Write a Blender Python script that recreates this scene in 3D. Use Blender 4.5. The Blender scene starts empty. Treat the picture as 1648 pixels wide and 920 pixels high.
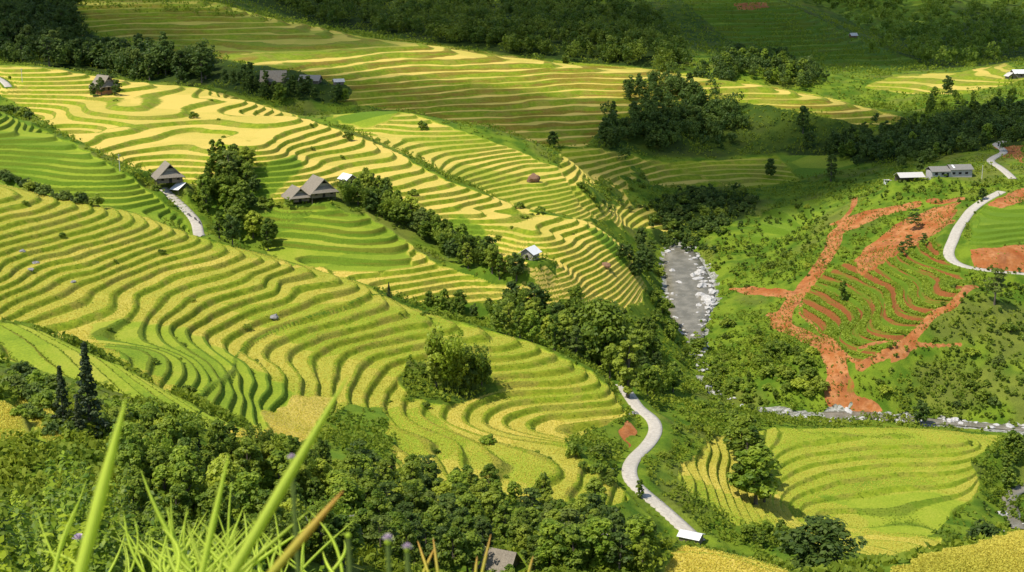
import math, random
import numpy as np
# ------------------------------------------------------------------ camera
CAMZ=150.0; PITCH=math.radians(14.0); FPX=2289.0; CU,CV=824.0,460.0
def tanv(v):
    return np.tan(PITCH+np.arctan((np.asarray(v,float)-CV)/FPX))
def ray(u,v):
    """direction with y=1"""
    a=(CV-v)/FPX; dy=math.cos(PITCH)+math.sin(PITCH)*a
    return ((u-CU)/FPX/dy, 1.0, (-math.sin(PITCH)+math.cos(PITCH)*a)/dy)
def P(u,v,y):
    d=ray(u,v); return (d[0]*y, y, CAMZ+d[2]*y)
def PZ(u,v,z):
    y=(CAMZ-z)/float(tanv(v)); return P(u,v,y)
def PH(u,y,z):
    return ((u-CU)/FPX/math.cos(PITCH)*1.0*y*0.985, y, z)
def project(x,y,z):
    zc=z-CAMZ; dep=y*math.cos(PITCH)-zc*math.sin(PITCH); up=y*math.sin(PITCH)+zc*math.cos(PITCH)
    return CU+FPX*x/dep, CV-FPX*up/dep, dep
# ------------------------------------------------------------------ terrain control points
CT=[]
def add(*pts):
    for p in pts: CT.append(P(*p))
def line(z,*pts):
    for p in pts: CT.append(PZ(p[0],p[1],z))
def hid(*pts):
    for p in pts: CT.append(PH(*p))
# the near terraced spur: traced terrace lines
line(71,(0,285)); line(69,(70,310)); 
line(64,(0,431),(67,398),(135,381),(202,337))
line(60.5,(0,475),(50,450),(90,430),(158,425),(209,401),(290,372))
line(56.5,(20,540),(110,500),(165,483),(189,448),(236,431),(280,415),(347,391))
line(55,(70,535),(150,510),(196,505),(190,488),(209,472),(256,448),(337,425),(385,405))
line(52.5,(250,518),(303,489),(371,458),(421,448),(455,421))
line(48.5,(318,548),(311,529),(337,509),(387,479),(455,458),(519,448),(541,437))
line(46.5,(352,560),(372,530),(430,500),(520,470),(585,452))
line(44,(435,590),(397,566),(438,536),(550,502),(612,478))
line(42,(470,597),(448,573),(485,549),(550,532),(610,512),(655,499))
line(39,(548,600),(555,575),(584,560),(640,548),(685,536),(735,520))
line(35.5,(640,590),(700,575),(793,560),(845,548))
line(32.5,(800,595),(873,578),(905,572))
line(29.5,(803,622),(887,615),(956,606))
line(28,(799,637),(887,629),(973,623))
line(25,(860,667),(921,661),(1008,648))
line(22,(890,684),(954,676),(1010,662))
add((600,640,345),(560,690,318),(480,640,322),(430,670,312),(600,735,292),(700,700,316),(700,760,292),(780,720,318),(860,740,312),
    (800,780,296),(900,758,304),(954,772,308),(1000,800,305),(1010,760,318),(960,720,326),(1010,830,296),(300,600,305),(380,620,308),(230,560,312),(330,660,285))
# front spur on the left
add((0,515,275),(60,525,268),(180,580,252),(290,640,240),(370,680,236),(470,716,235),(0,570,235),(100,600,228),(200,650,218),(0,650,190),(100,680,188),(330,720,205),(480,760,215))
hid((20,300,62),(200,285,57),(350,272,52),(470,262,48))
# bottom wood and village shelf
add((560,800,232),(480,890,190),(545,890,185),(700,830,245),(800,890,205),(850,850,240),(960,880,235),(1010,870,250),(700,900,200),(350,850,150),(300,780,170))
hid((600,262,47),(800,270,34),(930,275,31))
# near slope
for u in (-200,300,824,1300,1800):
    hid((u,2,148.2),(u,12,143.0),(u,30,132),(u,60,115.5),(u,100,95))
hid((-300,160,86),(-300,230,80),(-200,310,72),(200,140,78),(824,150,68),(1300,160,66),(-300,400,75))
# right near fields
add((1640,872,117),(1500,905,112),(1450,918,110),(1800,840,122),(1180,895,195),(1240,910,192),(1110,875,205))
hid((1640,150,70),(1700,250,20),(1450,170,60),(1450,240,20),(1200,240,34),(1240,270,16),(1800,300,2),(1620,300,2))
# road bench and the slope to the river fields
add((1035,655,388),(1065,690,364),(1010,740,334),(1040,790,318),(1110,860,303),(1110,700,362),(1100,760,332),(1160,830,312),(1150,650,402),(1150,740,356),(1060,850,297))
line(8,(1250,700),(1350,695),(1450,694),(1550,698)); line(7,(1250,748),(1327,725),(1391,716),(1455,709)); line(6,(1246,768),(1334,745),(1401,736),(1486,728),(1526,718))
line(5,(1287,778),(1341,758),(1435,748),(1536,743)); line(4,(1331,789),(1384,775),(1469,767),(1563,758)); line(3,(1384,812),(1435,794),(1553,782))
line(2,(1300,830),(1400,840),(1510,835)); add((1400,882,316),(1500,880,318),(1230,860,318),(1330,900,292),(1590,720,388))
# river
RIV=[(1092,398,12.),(1100,425,10.3),(1112,465,7.8),(1108,500,5.8),(1118,535,4.0),(1128,575,2.4),(1140,612,1.1),(1180,645,.4),(1260,665,0),(1400,668,-.1),(1520,678,-.3),(1640,688,-.5),(1780,700,-.6)]
for u,v,z in RIV: CT.append(PZ(u,v,z))
RIV2=[(1900,720,-.8),(1760,760,-1.1),(1660,780,-1.3),(1625,800,-1.5),(1640,850,-1.8)]
for u,v,z in RIV2: CT.append(PZ(u,v,z))
add((1060,600,445),(1050,640,420),(950,530,452),(820,500,444),(700,500,432),(1000,560,446),(1060,540,480),(1050,510,500),(1060,470,543),(1045,430,578),(1180,560,490),(1200,600,465),(1180,520,515),(1250,600,455),(1200,650,442))
# knoll between the spurs
add((440,340,490),(540,345,482),(600,365,478),(640,380,475),(660,415,452),(600,435,446),(500,425,455),(430,400,470),(700,440,450),(790,460,450),(900,487,448),(740,420,470),(640,460,440),(820,490,440))
hid((300,470,52),(450,455,47),(560,432,42),(650,425,37))
add((720,385,490),(800,440,475),(640,345,495),(560,325,500))
# golden spur
line(75.3,(84,219),(111,209),(152,202)); line(74.1,(108,232),(135,219),(189,209),(249,195)); line(72.9,(131,246),(189,222),(236,216),(286,204))
line(71.7,(152,259),(216,236),(280,226),(317,209)); line(70.5,(175,270),(236,249),(303,236),(347,219))
line(77,(185,170),(215,160),(233,148)); line(76,(225,183),(270,168),(290,155)); line(75,(265,190),(303,175),(317,158)); line(74,(345,202),(377,189),(394,165))
for q,(z,l) in enumerate([(73.5,((403,229),(447,219),(486,193))),(71.8,((436,237),(470,219),(512,195))),(70.1,((457,232),(499,224),(546,206))),(68.4,((491,234),(525,226),(564,211))),
    (66.7,((478,250),(546,240),(585,224))),(65,((512,266),(567,250),(611,234))),(63.3,((541,273),(598,260),(643,247))),(61.6,((609,279),(676,263))),(60,((611,299),(661,284),(703,276))),
    (58.3,((653,307),(687,292),(734,284))),(56.6,((700,323),(731,310),(755,297))),(55,((760,331),(776,310))),(51,((803,388),(840,367))),(49.5,((830,398),(870,374))),(48,((857,403),(897,378))),(46.5,((880,409),(917,381))),(45,((911,415),(934,384)))]): line(z,*l)
add((0,103,700),(100,112,695),(210,130,712),(330,140,703),(400,160,662),(480,185,602),(550,207,598),(620,235,576),(720,290,542),(800,322,522),(860,340,510),(950,357,513),(1010,400,508))
add((100,180,620),(230,272,515),(272,300,498),(450,300,502),(500,318,495),(350,285,503),(330,380,470),
    (700,340,505),(850,450,468),(930,450,468),(1000,480,474),(900,390,490),(950,400,492),(800,345,512),(1000,430,494),(1035,470,500),(980,500,462),(760,340,510))
hid((0,748,80),(200,740,73),(330,735,70),(400,705,66),(480,650,64),(560,632,60),(632,580,61),(760,560,43),(880,545,38),(960,545,34))
# green slope on the left between
add((0,175,560),(80,215,530),(150,250,502),(220,292,485),(290,350,468),(50,250,508),(120,300,480),(180,330,470),(320,372,468),(-150,140,580))
hid((0,610,66),(120,560,62),(0,485,62),(100,470,58),(-150,660,74),(-150,500,70))
# lit middle spur
line(56,(725,276),(786,253),(877,236)); line(51,(766,297),(853,270),(921,256)); line(65.5,(611,219),(651,199),(705,189))
add((530,185,650),(600,178,662),(640,178,665),(700,197,650),(786,202,645),(830,219,640),(887,239,636),(900,274,608),(960,300,600),(650,235,602),(800,312,570),(850,330,560),(930,330,580),(880,350,562),(980,372,595))
hid((560,700,57),(650,705,55),(750,690,50),(850,670,45))
# low fields by the far river
add((960,245,700),(1050,262,720),(1200,265,728),(1300,270,715),(1180,300,692),(1040,330,658),(1000,350,625),(1060,370,634),(1150,350,642),(1240,300,697),(1100,290,700),(1060,300,690),(1120,320,672),(1180,380,618))
# far terraced hill
add((560,165,730),(470,140,740),(800,190,740),(900,220,722),(700,150,765),(700,110,820),(860,95,860),(700,72,900),(500,40,960),(350,3,1020),(200,50,900),(200,95,830),(150,0,1000),(60,60,850),(60,0,960),(60,97,780),(300,105,770),(440,118,742),(500,95,805),
    (1050,112,850),(1200,132,830),(1460,190,790),(1350,162,810),(1050,180,770),(1250,165,800),(1350,187,780),(950,150,800),(1130,222,775),(1250,230,765),(1000,235,722),(1400,220,768),(950,200,748),(900,235,705))
hid((-300,900,100),(-300,1100,140),(-300,760,88))
hid((500,1060,76),(700,985,70),(860,930,64),(1050,905,58),(1200,885,52),(1400,860,45))
add((700,40,1080),(900,70,1000),(1050,92,960),(1200,116,922),(700,0,1260),(900,0,1300),(500,0,1220))
add((1100,40,1150),(1180,10,1210),(1250,0,1250),(1350,50,1180),(1420,80,1110),(1490,105,1050),(1300,110,1000),(1400,116,985),(1200,80,1060))
hid((1300,1420,62),(1500,1200,38),(1150,1450,80))
add((1550,80,1360),(1550,40,1620),(1620,0,2000),(1420,20,1720))
for u in (-400,0,400,800,1200,1648,2100): hid((u,2700,330))
hid((-400,1700,240),(0,1600,210),(400,1700,200),(800,1900,220),(1100,1900,200),(2000,1700,110),(2000,1200,85))
# right bank
add((1430,130,920),(1550,118,940),(1640,105,960),(1640,140,880),(1500,150,870),(1550,180,800),(1480,210,752),(1600,230,692),(1610,240,680),(1600,258,650),(1525,278,620),(1460,290,612),(1380,310,640),(1300,320,662),
    (1620,310,580),(1545,360,540),(1540,400,515),(1640,440,500),(1640,380,530),(1640,270,622),(1800,300,600),(1800,420,520),(1380,350,590),(1310,420,560),(1260,490,530),(1250,530,505),(1360,640,440),(1180,462,560),
    (1250,400,603),(1150,425,588),(1220,350,645),(1600,470,490),(1600,540,460),(1500,600,450),(1640,620,435),(1450,650,435),(1800,560,470),(1800,640,435))
line(12,(1290,495),(1340,530),(1385,585)); line(18,(1345,455),(1400,505),(1445,550)); line(24,(1400,425),(1450,460),(1500,505)); line(31,(1480,385),(1510,425),(1560,458))
hid((1750,1000,72),(1900,900,80))
CT=np.array(CT)
# drop near-duplicate points, keep first
def tps_fit(X,Z,lam):
    n=len(X); d=np.sqrt(((X[:,None]-X[None])**2).sum(-1))+1e-9
    K=d*d*np.log(d); K[np.arange(n),np.arange(n)]=lam
    Pm=np.c_[np.ones(n),X]
    A=np.zeros((n+3,n+3)); A[:n,:n]=K; A[:n,n:]=Pm; A[n:,:n]=Pm.T
    return np.linalg.solve(A,np.r_[Z,0,0,0])
SC=100.0
def warp(x,y):
    """log-ish scaling so that the near slope and the far hills weigh alike"""
    return np.stack([x/SC, y/SC],-1)
W=tps_fit(warp(CT[:,0],CT[:,1]),CT[:,2],0.012)
def tps_eval(x,y):
    q=warp(x,y).astype(np.float32).reshape(-1,2); out=np.empty(len(q),np.float32); X=warp(CT[:,0],CT[:,1]).astype(np.float32); w=W.astype(np.float32)
    for i in range(0,len(q),20000):
        a=q[i:i+20000]; d2=(a[:,:1]-X[:,0])**2+(a[:,1:]-X[:,1])**2+1e-12
        out[i:i+20000]=(0.5*d2*np.log(d2))@w[:-3]+w[-3]+a@w[-2:]
    return out.reshape(x.shape)
# ------------------------------------------------------------------ grid (columns s = x/y, rows y)
def rows():
    y=[0.4]
    while y[-1]<2700:
        v=y[-1]
        if v<180: d=0.06+v*0.012
        elif v<540: d=0.42
        elif v<700: d=0.6
        elif v<1100: d=0.95
        else: d=0.95+(v-1100)*0.012
        y.append(v+d)
    return np.array(y)
YR=rows()
NS=1300; SMAX=0.47
SS=np.linspace(-SMAX,SMAX,NS)
# coarse evaluation + cubic upsampling
def cubic_up(F,src,dst,axis):
    F=np.moveaxis(F,axis,0); n=len(src); t=np.interp(dst,src,np.arange(n)); i=np.clip(t.astype(int),0,n-2); f=(t-i).reshape(-1,*([1]*(F.ndim-1))).astype(np.float32)
    g=lambda k:F[np.clip(i+k,0,n-1)]
    p0,p1,p2,p3=g(-1),g(0),g(1),g(2)
    r=p1+0.5*f*(p2-p0+f*(2*p0-5*p1+4*p2-p3+f*(3*(p1-p2)+p3-p0)))
    return np.moveaxis(r,0,axis)
iy=np.unique(np.r_[np.arange(0,len(YR),3),len(YR)-1]); is_=np.unique(np.r_[np.arange(0,NS,5),NS-1])
YC=YR[iy]; SCs=SS[is_]
def up(F):
    # interpolation in index space (uniform in each axis)
    G=cubic_up(F,iy.astype(float),np.arange(len(YR)).astype(float),0)
    return cubic_up(G,is_.astype(float),np.arange(NS).astype(float),1)
yy,ss=np.meshgrid(YC,SCs,indexing='ij')
H0=up(tps_eval(ss*yy,yy))                    # smooth height, rows x cols
YY,SG=np.meshgrid(YR,SS,indexing='ij'); XX=SG*YY
def sample(F,x,y):
    x=np.asarray(x,float); y=np.asarray(y,float)
    i=np.interp(y,YR,np.arange(len(YR))); j=(x/np.maximum(y,.1)+SMAX)/(2*SMAX)*(NS-1)
    i=np.clip(i,0,len(YR)-1.001); j=np.clip(j,0,NS-1.001)
    a=i.astype(int); b=j.astype(int); fa=i-a; fb=j-b
    return (F[a,b]*(1-fb)+F[a,b+1]*fb)*(1-fa)+(F[a+1,b]*(1-fb)+F[a+1,b+1]*fb)*fa
def hit(u,v,y0=3,y1=2600,F=None):
    """first place where the ray meets the ground between y0 and y1, else its closest approach"""
    F=H0 if F is None else F
    d=ray(u,v); y=np.arange(y0,y1,0.4 if y1-y0<900 else 1.0); h=CAMZ+d[2]*y-sample(F,d[0]*y,y)
    k=np.nonzero(h<=0)[0]
    k=k[0] if len(k) else int(np.argmin(h))
    return np.array((d[0]*y[k],y[k]))
# ------------------------------------------------------------------ numpy noise
def _hash(ix,iy,seed):
    h=(ix.astype(np.int64)*374761393+iy.astype(np.int64)*668265263+seed*1442695041)&0x7fffffff
    h=((h^(h>>13))*1274126177)&0x7fffffff
    return ((h^(h>>16))&0xffff)/65535.0
def vnoise(x,y,sc,seed=0):
    x=np.asarray(x)/sc; y=np.asarray(y)/sc; ix=np.floor(x); iy=np.floor(y); fx=x-ix; fy=y-iy
    fx=fx*fx*(3-2*fx); fy=fy*fy*(3-2*fy)
    a=_hash(ix,iy,seed); b=_hash(ix+1,iy,seed); c=_hash(ix,iy+1,seed); d=_hash(ix+1,iy+1,seed)
    return ((a*(1-fx)+b*fx)*(1-fy)+(c*(1-fx)+d*fx)*fy)*2-1
def fbm(x,y,sc,seed=0,o=3):
    r=0;a=1;t=0
    for k in range(o): r=r+a*vnoise(x,y,sc/2**k,seed+k*17); t+=a; a*=.5
    return r/t
def inside(px,py,poly):
    c=np.zeros(px.shape,bool); n=len(poly)
    for i in range(n):
        x1,y1=poly[i]; x2,y2=poly[(i+1)%n]
        if y1==y2: continue
        m=((y1>py)!=(y2>py)); c^=m&(px<(x2-x1)*(py-y1)/(y2-y1)+x1)
    return c
def wpoly(poly,y0,y1,sub=6):
    out=[]
    n=len(poly)
    for i in range(n):
        a=poly[i]; b=poly[(i+1)%n]
        for k in range(sub):
            t=k/sub; out.append(hit(a[0]+(b[0]-a[0])*t,a[1]+(b[1]-a[1])*t,y0,y1))
    return np.array(out)
R0=random.Random(5)
# attributes of the ground: terrace step (0 = not terraced), ripeness, soil, wood floor, gravel
STEP=np.zeros(H0.shape,np.float32); GOLD=np.full(H0.shape,0.1,np.float32); SOIL=np.zeros(H0.shape,np.float32)
WOOD=np.zeros(H0.shape,np.float32); GRAV=np.zeros(H0.shape,np.float32); FRESH=np.zeros(H0.shape,np.float32); BAND=np.zeros(H0.shape,np.float32); FLAT=np.zeros(H0.shape,np.float32)
JX=fbm(XX,YY,6.0,3,2)*1.8; JY=fbm(XX,YY,6.0,9,2)*1.8
def mask(poly,y0,y1,jit=1.0):
    w=wpoly(poly,y0,y1)
    r0=np.searchsorted(YR,w[:,1].min()-4); r1=np.searchsorted(YR,w[:,1].max()+4)
    m=np.zeros(H0.shape,bool)
    m[r0:r1]=inside(XX[r0:r1]+jit*JX[r0:r1],YY[r0:r1]+jit*JY[r0:r1],w)
    return m
def zone(poly,y0,y1,step=None,gold=None,soil=None,wood=None,grav=None,fresh=None,band=None,jit=1.0,flat=0):
    m=mask(poly,y0,y1,jit)
    for F,v in ((STEP,step),(GOLD,gold),(SOIL,soil),(WOOD,wood),(GRAV,grav),(FRESH,fresh),(BAND,band),(FLAT,flat)):
        if v is not None: F[m]=v
    return m
# broad woods
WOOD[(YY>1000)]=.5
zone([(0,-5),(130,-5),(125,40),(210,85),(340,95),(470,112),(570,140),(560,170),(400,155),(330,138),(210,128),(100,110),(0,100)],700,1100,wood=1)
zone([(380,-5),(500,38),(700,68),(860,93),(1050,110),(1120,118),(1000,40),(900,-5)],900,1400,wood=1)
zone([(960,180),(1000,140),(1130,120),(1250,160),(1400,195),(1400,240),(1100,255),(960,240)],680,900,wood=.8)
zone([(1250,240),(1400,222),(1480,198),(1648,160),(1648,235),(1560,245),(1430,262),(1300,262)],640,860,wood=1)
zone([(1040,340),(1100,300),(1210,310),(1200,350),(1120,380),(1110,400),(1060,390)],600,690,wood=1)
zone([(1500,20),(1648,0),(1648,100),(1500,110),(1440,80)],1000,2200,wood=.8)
# terraces
A=[(-60,280),(0,283),(100,310),(200,335),(340,388),(450,415),(560,445),(650,490),(730,517),(850,548),(955,600),(1012,655),(1005,690),(985,760),(1012,800),(960,815),(800,800),(640,760),(560,745),(490,735),(470,715),(370,680),(290,640),(180,580),(60,525),(0,515),(-60,510)]
zone(A,256,490,step=1.5,gold=.52,band=.12)
zone([(140,520),(190,510),(240,520),(300,525),(360,560),(430,600),(485,640),(440,660),(420,690),(370,665),(270,615),(170,560)],256,400,gold=.24,fresh=.4)
zone([(510,690),(560,650),(620,655),(640,740),(560,748),(490,730)],256,400,gold=.12,step=0,fresh=.6)
zone([(560,650),(700,640),(760,660),(860,700),(980,760),(1010,800),(900,790),(780,740),(640,730)],270,400,gold=.55)
zone([(640,605),(660,580),(790,590),(800,625),(720,650),(650,640)],300,420,step=0,gold=.1,wood=.4)
zone([(905,715),(960,690),(1012,665),(1030,690),(1000,735),(985,760),(930,735)],300,420,step=0,gold=.1,wood=.2)
zone([(420,665),(480,637),(540,640),(520,680),(490,712),(430,695)],280,380,gold=.95,step=1.5,flat=1)
zone([(-60,510),(0,517),(60,525),(180,580),(290,640),(370,680),(440,705),(420,722),(330,690),(250,655),(160,622),(60,590),(-60,570)],205,292,step=1.3,gold=.36,fresh=.0,band=.3)
zone([(365,680),(400,692),(470,714),(470,735),(400,715),(370,700)],205,262,gold=.85)
zone([(-40,655),(60,640),(100,665),(100,705),(-40,720)],100,215,gold=.55,step=1.6)
N=[(-60,165),(0,173),(80,213),(150,248),(220,290),(300,355),(330,392),(250,365),(160,340),(60,310),(-40,285)]
zone(N,445,590,step=1.45,gold=.16,fresh=.35,band=.1)
B=[(-60,95),(0,102),(100,112),(210,130),(330,140),(480,185),(620,235),(720,290),(860,340),(950,355),(1010,400),(1045,470),(1005,510),(880,478),(840,448),(790,430),(720,360),(640,335),(560,300),(520,305),(440,330),(330,300),(250,280),(200,262),(150,240),(60,190),(0,150),(-60,140)]
zone(B,440,730,step=1.45,gold=1)
zone([(395,275),(470,245),(490,265),(430,320),(400,330)],480,560,gold=.2,fresh=.6)
zone([(690,370),(740,345),(770,360),(800,410),(770,405)],470,540,gold=.25,fresh=.7)
zone([(940,360),(1000,375),(1020,410),(1000,425),(970,390)],480,530,gold=.2,fresh=.7)
zone([(870,415),(895,420),(895,440),(865,452),(840,450)],440,520,step=0,gold=.3)
M=[(405,345),(480,333),(590,343),(650,385),(700,425),(900,482),(905,500),(780,492),(640,478),(560,445),(450,420)]
zone(M,420,515,step=1.5,gold=.9)
zone([(405,345),(480,333),(590,343),(650,385),(668,428),(600,437),(470,425),(430,405)],420,515,gold=.24,fresh=.2,step=1.9,band=.2)
CP=[(530,185),(640,176),(700,195),(800,230),(900,268),(960,300),(1010,350),(950,352),(860,343),(760,300),(640,240),(560,207)]
zone(CP,540,690,step=1.3,gold=.8,fresh=.3)
zone([(535,190),(600,175),(645,180),(600,205),(575,207)],600,690,gold=.22,step=1.3,fresh=.3,flat=1)
D=[(900,240),(960,238),(1080,262),(1200,300),(1110,300),(1060,345),(1085,370),(1000,365),(940,335),(900,268)]
zone(D,570,760,step=1.9,gold=.72)
for q in ([(935,295),(985,290),(1000,320),(960,330)],[(1010,275),(1035,270),(1040,330),(1015,335)],[(1040,300),(1120,300),(1100,320),(1060,345),(1035,330)]): zone(q,570,760,step=0,gold=.1,fresh=.2,jit=3.0)
zone([(1075,262),(1250,250),(1290,290),(1190,305)],640,760,step=1.2,gold=.6)
zone([(1250,250),(1370,250),(1380,265),(1290,288)],650,760,step=1.9,gold=.2,flat=1)
C=[(110,-10),(380,-5),(500,38),(700,70),(860,95),(1050,110),(1200,130),(1350,160),(1470,192),(1400,202),(1250,172),(1150,160),(1020,185),(975,200),(940,238),(850,232),(720,192),(600,172),(540,165),(570,145),(480,115),(340,92),(210,80),(130,40)]
zone(C,690,1040,step=2.5,gold=.95,fresh=.1,band=.42)
zone([(110,-10),(380,-5),(500,38),(700,70),(560,88),(400,82),(210,75),(130,40)],740,1040,gold=.62,band=.3,fresh=.3)
zone([(1250,60),(1350,90),(1490,105),(1400,118),(1300,110)],960,1120,step=2.0,gold=.2,band=.5)
zone([(1390,140),(1440,120),(1540,116),(1620,100),(1648,128),(1560,152),(1450,150)],830,1000,step=1.6,gold=.8)
Wf=[(1170,700),(1250,688),(1450,688),(1625,694),(1565,740),(1575,800),(1500,860),(1400,885),(1280,865),(1180,845),(1110,795),(1085,765),(1150,705)]
zone(Wf,285,412,step=.85,gold=.5,fresh=.1,band=.0)
zone([(1170,695),(1215,700),(1230,760),(1240,830),(1180,845),(1110,795),(1085,765)],285,412,step=1.35)
zone([(1320,800),(1500,790),(1560,810),(1500,862),(1400,850),(1380,820)],285,370,step=.85,gold=.33,fresh=.4)
zone([(1280,860),(1400,850),(1530,862),(1500,900),(1300,890)],240,330,step=1.2,gold=.55)
E=[(1285,470),(1350,425),(1440,395),(1500,385),(1560,455),(1530,490),(1440,560),(1390,592),(1340,555),(1290,515)]
zone(E,440,580,step=1.9,gold=.22,fresh=.7,band=1.0)
zone([(1405,940),(1500,903),(1640,862),(1720,840),(1720,960)],88,132,step=4,gold=.95,flat=1)
zone([(1080,866),(1180,878),(1285,915),(1300,960),(1060,960)],168,216,step=2.4,gold=.92)
zone([(1560,330),(1600,325),(1660,330),(1660,390),(1560,395)],480,600,fresh=.5,step=1.0,gold=.1)
zone([(1090,-5),(1250,-2),(1350,45),(1490,103),(1400,116),(1290,108),(1180,70)],960,1270,step=2.6,gold=.12,fresh=.2,band=.15)
zone([(1300,-5),(1480,-5),(1560,30),(1500,70),(1400,50)],1250,2000,step=3.2,gold=.06,band=.1)
zone([(1230,340),(1320,318),(1330,345),(1260,385),(1200,395)],560,680,step=2.4,gold=.15,fresh=.5)
# bare red soil
zone([(1370,420),(1440,362),(1500,335),(1545,325),(1530,365),(1490,385),(1440,412),(1390,442)],500,640,soil=1,step=0)
zone([(1560,402),(1600,396),(1670,392),(1670,428),(1600,432),(1565,424)],470,560,soil=.95,step=0)
zone([(1590,328),(1660,296),(1660,318),(1610,336)],520,620,soil=.9,step=0)
zone([(1425,560),(1480,540),(1478,560),(1430,585)],440,500,soil=.75,step=0)
zone([(1335,360),(1400,338),(1460,326),(1480,332),(1420,350),(1360,372)],560,650,soil=.85,step=0)
zone([(1170,462),(1230,463),(1280,470),(1275,482),(1200,474)],520,600,soil=.9,step=0)
zone([(1240,500),(1270,505),(1260,530),(1235,530)],470,560,soil=.9,step=0)
zone([(1330,605),(1362,590),(1385,642),(1350,648),(1325,640)],430,480,soil=.5,step=0)
zone([(998,695),(1012,676),(1024,690),(1005,720)],330,400,soil=.7,step=0)
zone([(1600,235),(1648,232),(1648,262),(1612,250)],600,700,soil=.55,step=0)
zone([(1060,665),(1085,660),(1080,720),(1050,745),(1040,735),(1070,700)],330,420,soil=.35,step=0)
zone([(1180,4),(1235,2),(1240,12),(1185,14)],1050,1300,soil=.6)
zone([(120,10),(135,60),(128,70),(112,30)],800,1050,soil=.6)
# ------------------------------------------------------------------ roads and river
def polyw(pts,y0,y1,F=None):
    return np.array([hit(p[0],p[1],y0,y1,F) for p in pts])
def dense(W_,step=1.5):
    W_=np.asarray(W_,float); n=len(W_); out=[]
    for i in range(n-1):
        p0=W_[max(i-1,0)];p1=W_[i];p2=W_[i+1];p3=W_[min(i+2,n-1)]
        k=max(2,int(np.linalg.norm(p2[:2]-p1[:2])/step))
        for t in np.arange(k)/k:
            out.append(.5*(2*p1+(p2-p0)*t+(2*p0-5*p1+4*p2-p3)*t*t+(3*(p1-p2)+p3-p0)*t**3))
    out.append(W_[-1]); return np.array(out)
def smooth1(a,n):
    for _ in range(n): a=np.r_[a[:1],(a[:-2]+2*a[1:-1]+a[2:])/4,a[-1:]]
    return a
def near(path,rad):
    """for all grid vertices near a path: index arrays, distance, nearest path row"""
    r0=np.searchsorted(YR,path[:,1].min()-rad); r1=np.searchsorted(YR,path[:,1].max()+rad)
    xs=XX[r0:r1]; ys=YY[r0:r1]
    m=(xs>path[:,0].min()-rad)&(xs<path[:,0].max()+rad); ii=np.nonzero(m); px=xs[ii]; py=ys[ii]
    best=np.full(len(px),1e9); arg=np.zeros(len(px),int)
    for k in range(len(path)):
        d=(px-path[k,0])**2+(py-path[k,1])**2; q=d<best; best[q]=d[q]; arg[q]=k
    best=np.sqrt(best); k=best<rad
    return (ii[0][k]+r0,ii[1][k]),best[k],arg[k]
H1=H0.copy().astype(np.float64)
ROADS=[]
def road(pts,y0,y1,width,nsm=40):
    w=dense(polyw(pts,y0,y1)); z=smooth1(sample(H0,w[:,0],w[:,1]),nsm)
    w[:,0]=smooth1(w[:,0],6); w[:,1]=smooth1(w[:,1],6)
    p=np.c_[w,z]; I,d,a=near(p,width/2+6)
    t=np.clip((d-(width/2+1.2))/4.5,0,1); t=t*t*(3-2*t)
    H1[I]=(z[a]-.12)*(1-t)+H1[I]*t
    k=d<width/2+1.2; J=(I[0][k],I[1][k]); STEP[J]=0; WOOD[J]=0; GOLD[J]=.25; FRESH[J]=0
    k=d+fbm(XX[I],YY[I],4,77,2)*1.5<width/2+1.3; J=(I[0][k],I[1][k]); SOIL[J]=np.maximum(SOIL[J],.38)
    ROADS.append((p,width)); return p
R_near=road([(1000,612),(1012,635),(1028,655),(1048,672),(1056,692),(1045,714),(1024,734),(1012,752),(1018,773),(1036,792),(1060,813),(1085,838),(1106,857),(1125,872)],292,410,3.7)
R_left=road([(262,303),(275,315),(290,328),(306,346),(317,364),(322,384),(326,402)],440,510,3.6)
R_right=road([(1720,452),(1648,440),(1600,437),(1560,431),(1536,424),(1526,408),(1534,386),(1545,362),(1562,340),(1588,320),(1612,308)],490,600,4.0)
R_far=road([(1630,292),(1608,268),(1594,259),(1604,251),(1616,245),(1610,237),(1600,233),(1616,227)],600,705,3.6)
R_top=road([(-40,112),(-10,122),(6,130),(14,140)],630,700,3.4)
def track(pts,y0,y1,width,amt=1.0):
    w=dense(polyw(pts,y0,y1)); I,d,a=near(np.c_[w,w[:,0]],width)
    n=fbm(XX[I],YY[I],5,21,2); k=d+n*.4<width/2; J=(I[0][k],I[1][k]); SOIL[J]=np.where((d[k]<.4)&(width>4),.56,amt); STEP[J]=0
track([(1470,330),(1420,343),(1370,358),(1346,372),(1338,400),(1318,432),(1290,468),(1265,500),(1262,524),(1290,538),(1325,555),(1343,580),(1348,610),(1345,640),(1380,646),(1405,650)],425,640,6.6)
track([(640,482),(560,490),(500,508),(430,535),(385,565),(372,600),(330,625),(292,642)],256,440,1.0,.45)
track([(1375,318),(1372,335),(1350,360)],560,640,3,.7)
track([(1545,320),(1520,325),(1500,322)],540,620,5,.8)
track([(1385,592),(1440,560),(1500,510),(1535,490),(1570,460)],430,520,3.5,.6)
track([(1385,560),(1480,556),(1545,556)],430,500,2,.6)
track([(1290,488),(1288,505),(1310,525),(1350,560),(1385,590)],440,540,2.0,.6)
RW=[5,8,9,8,3,.8,.8,1.2,2.2,3.0,1.5,1.5,1.5]
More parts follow.
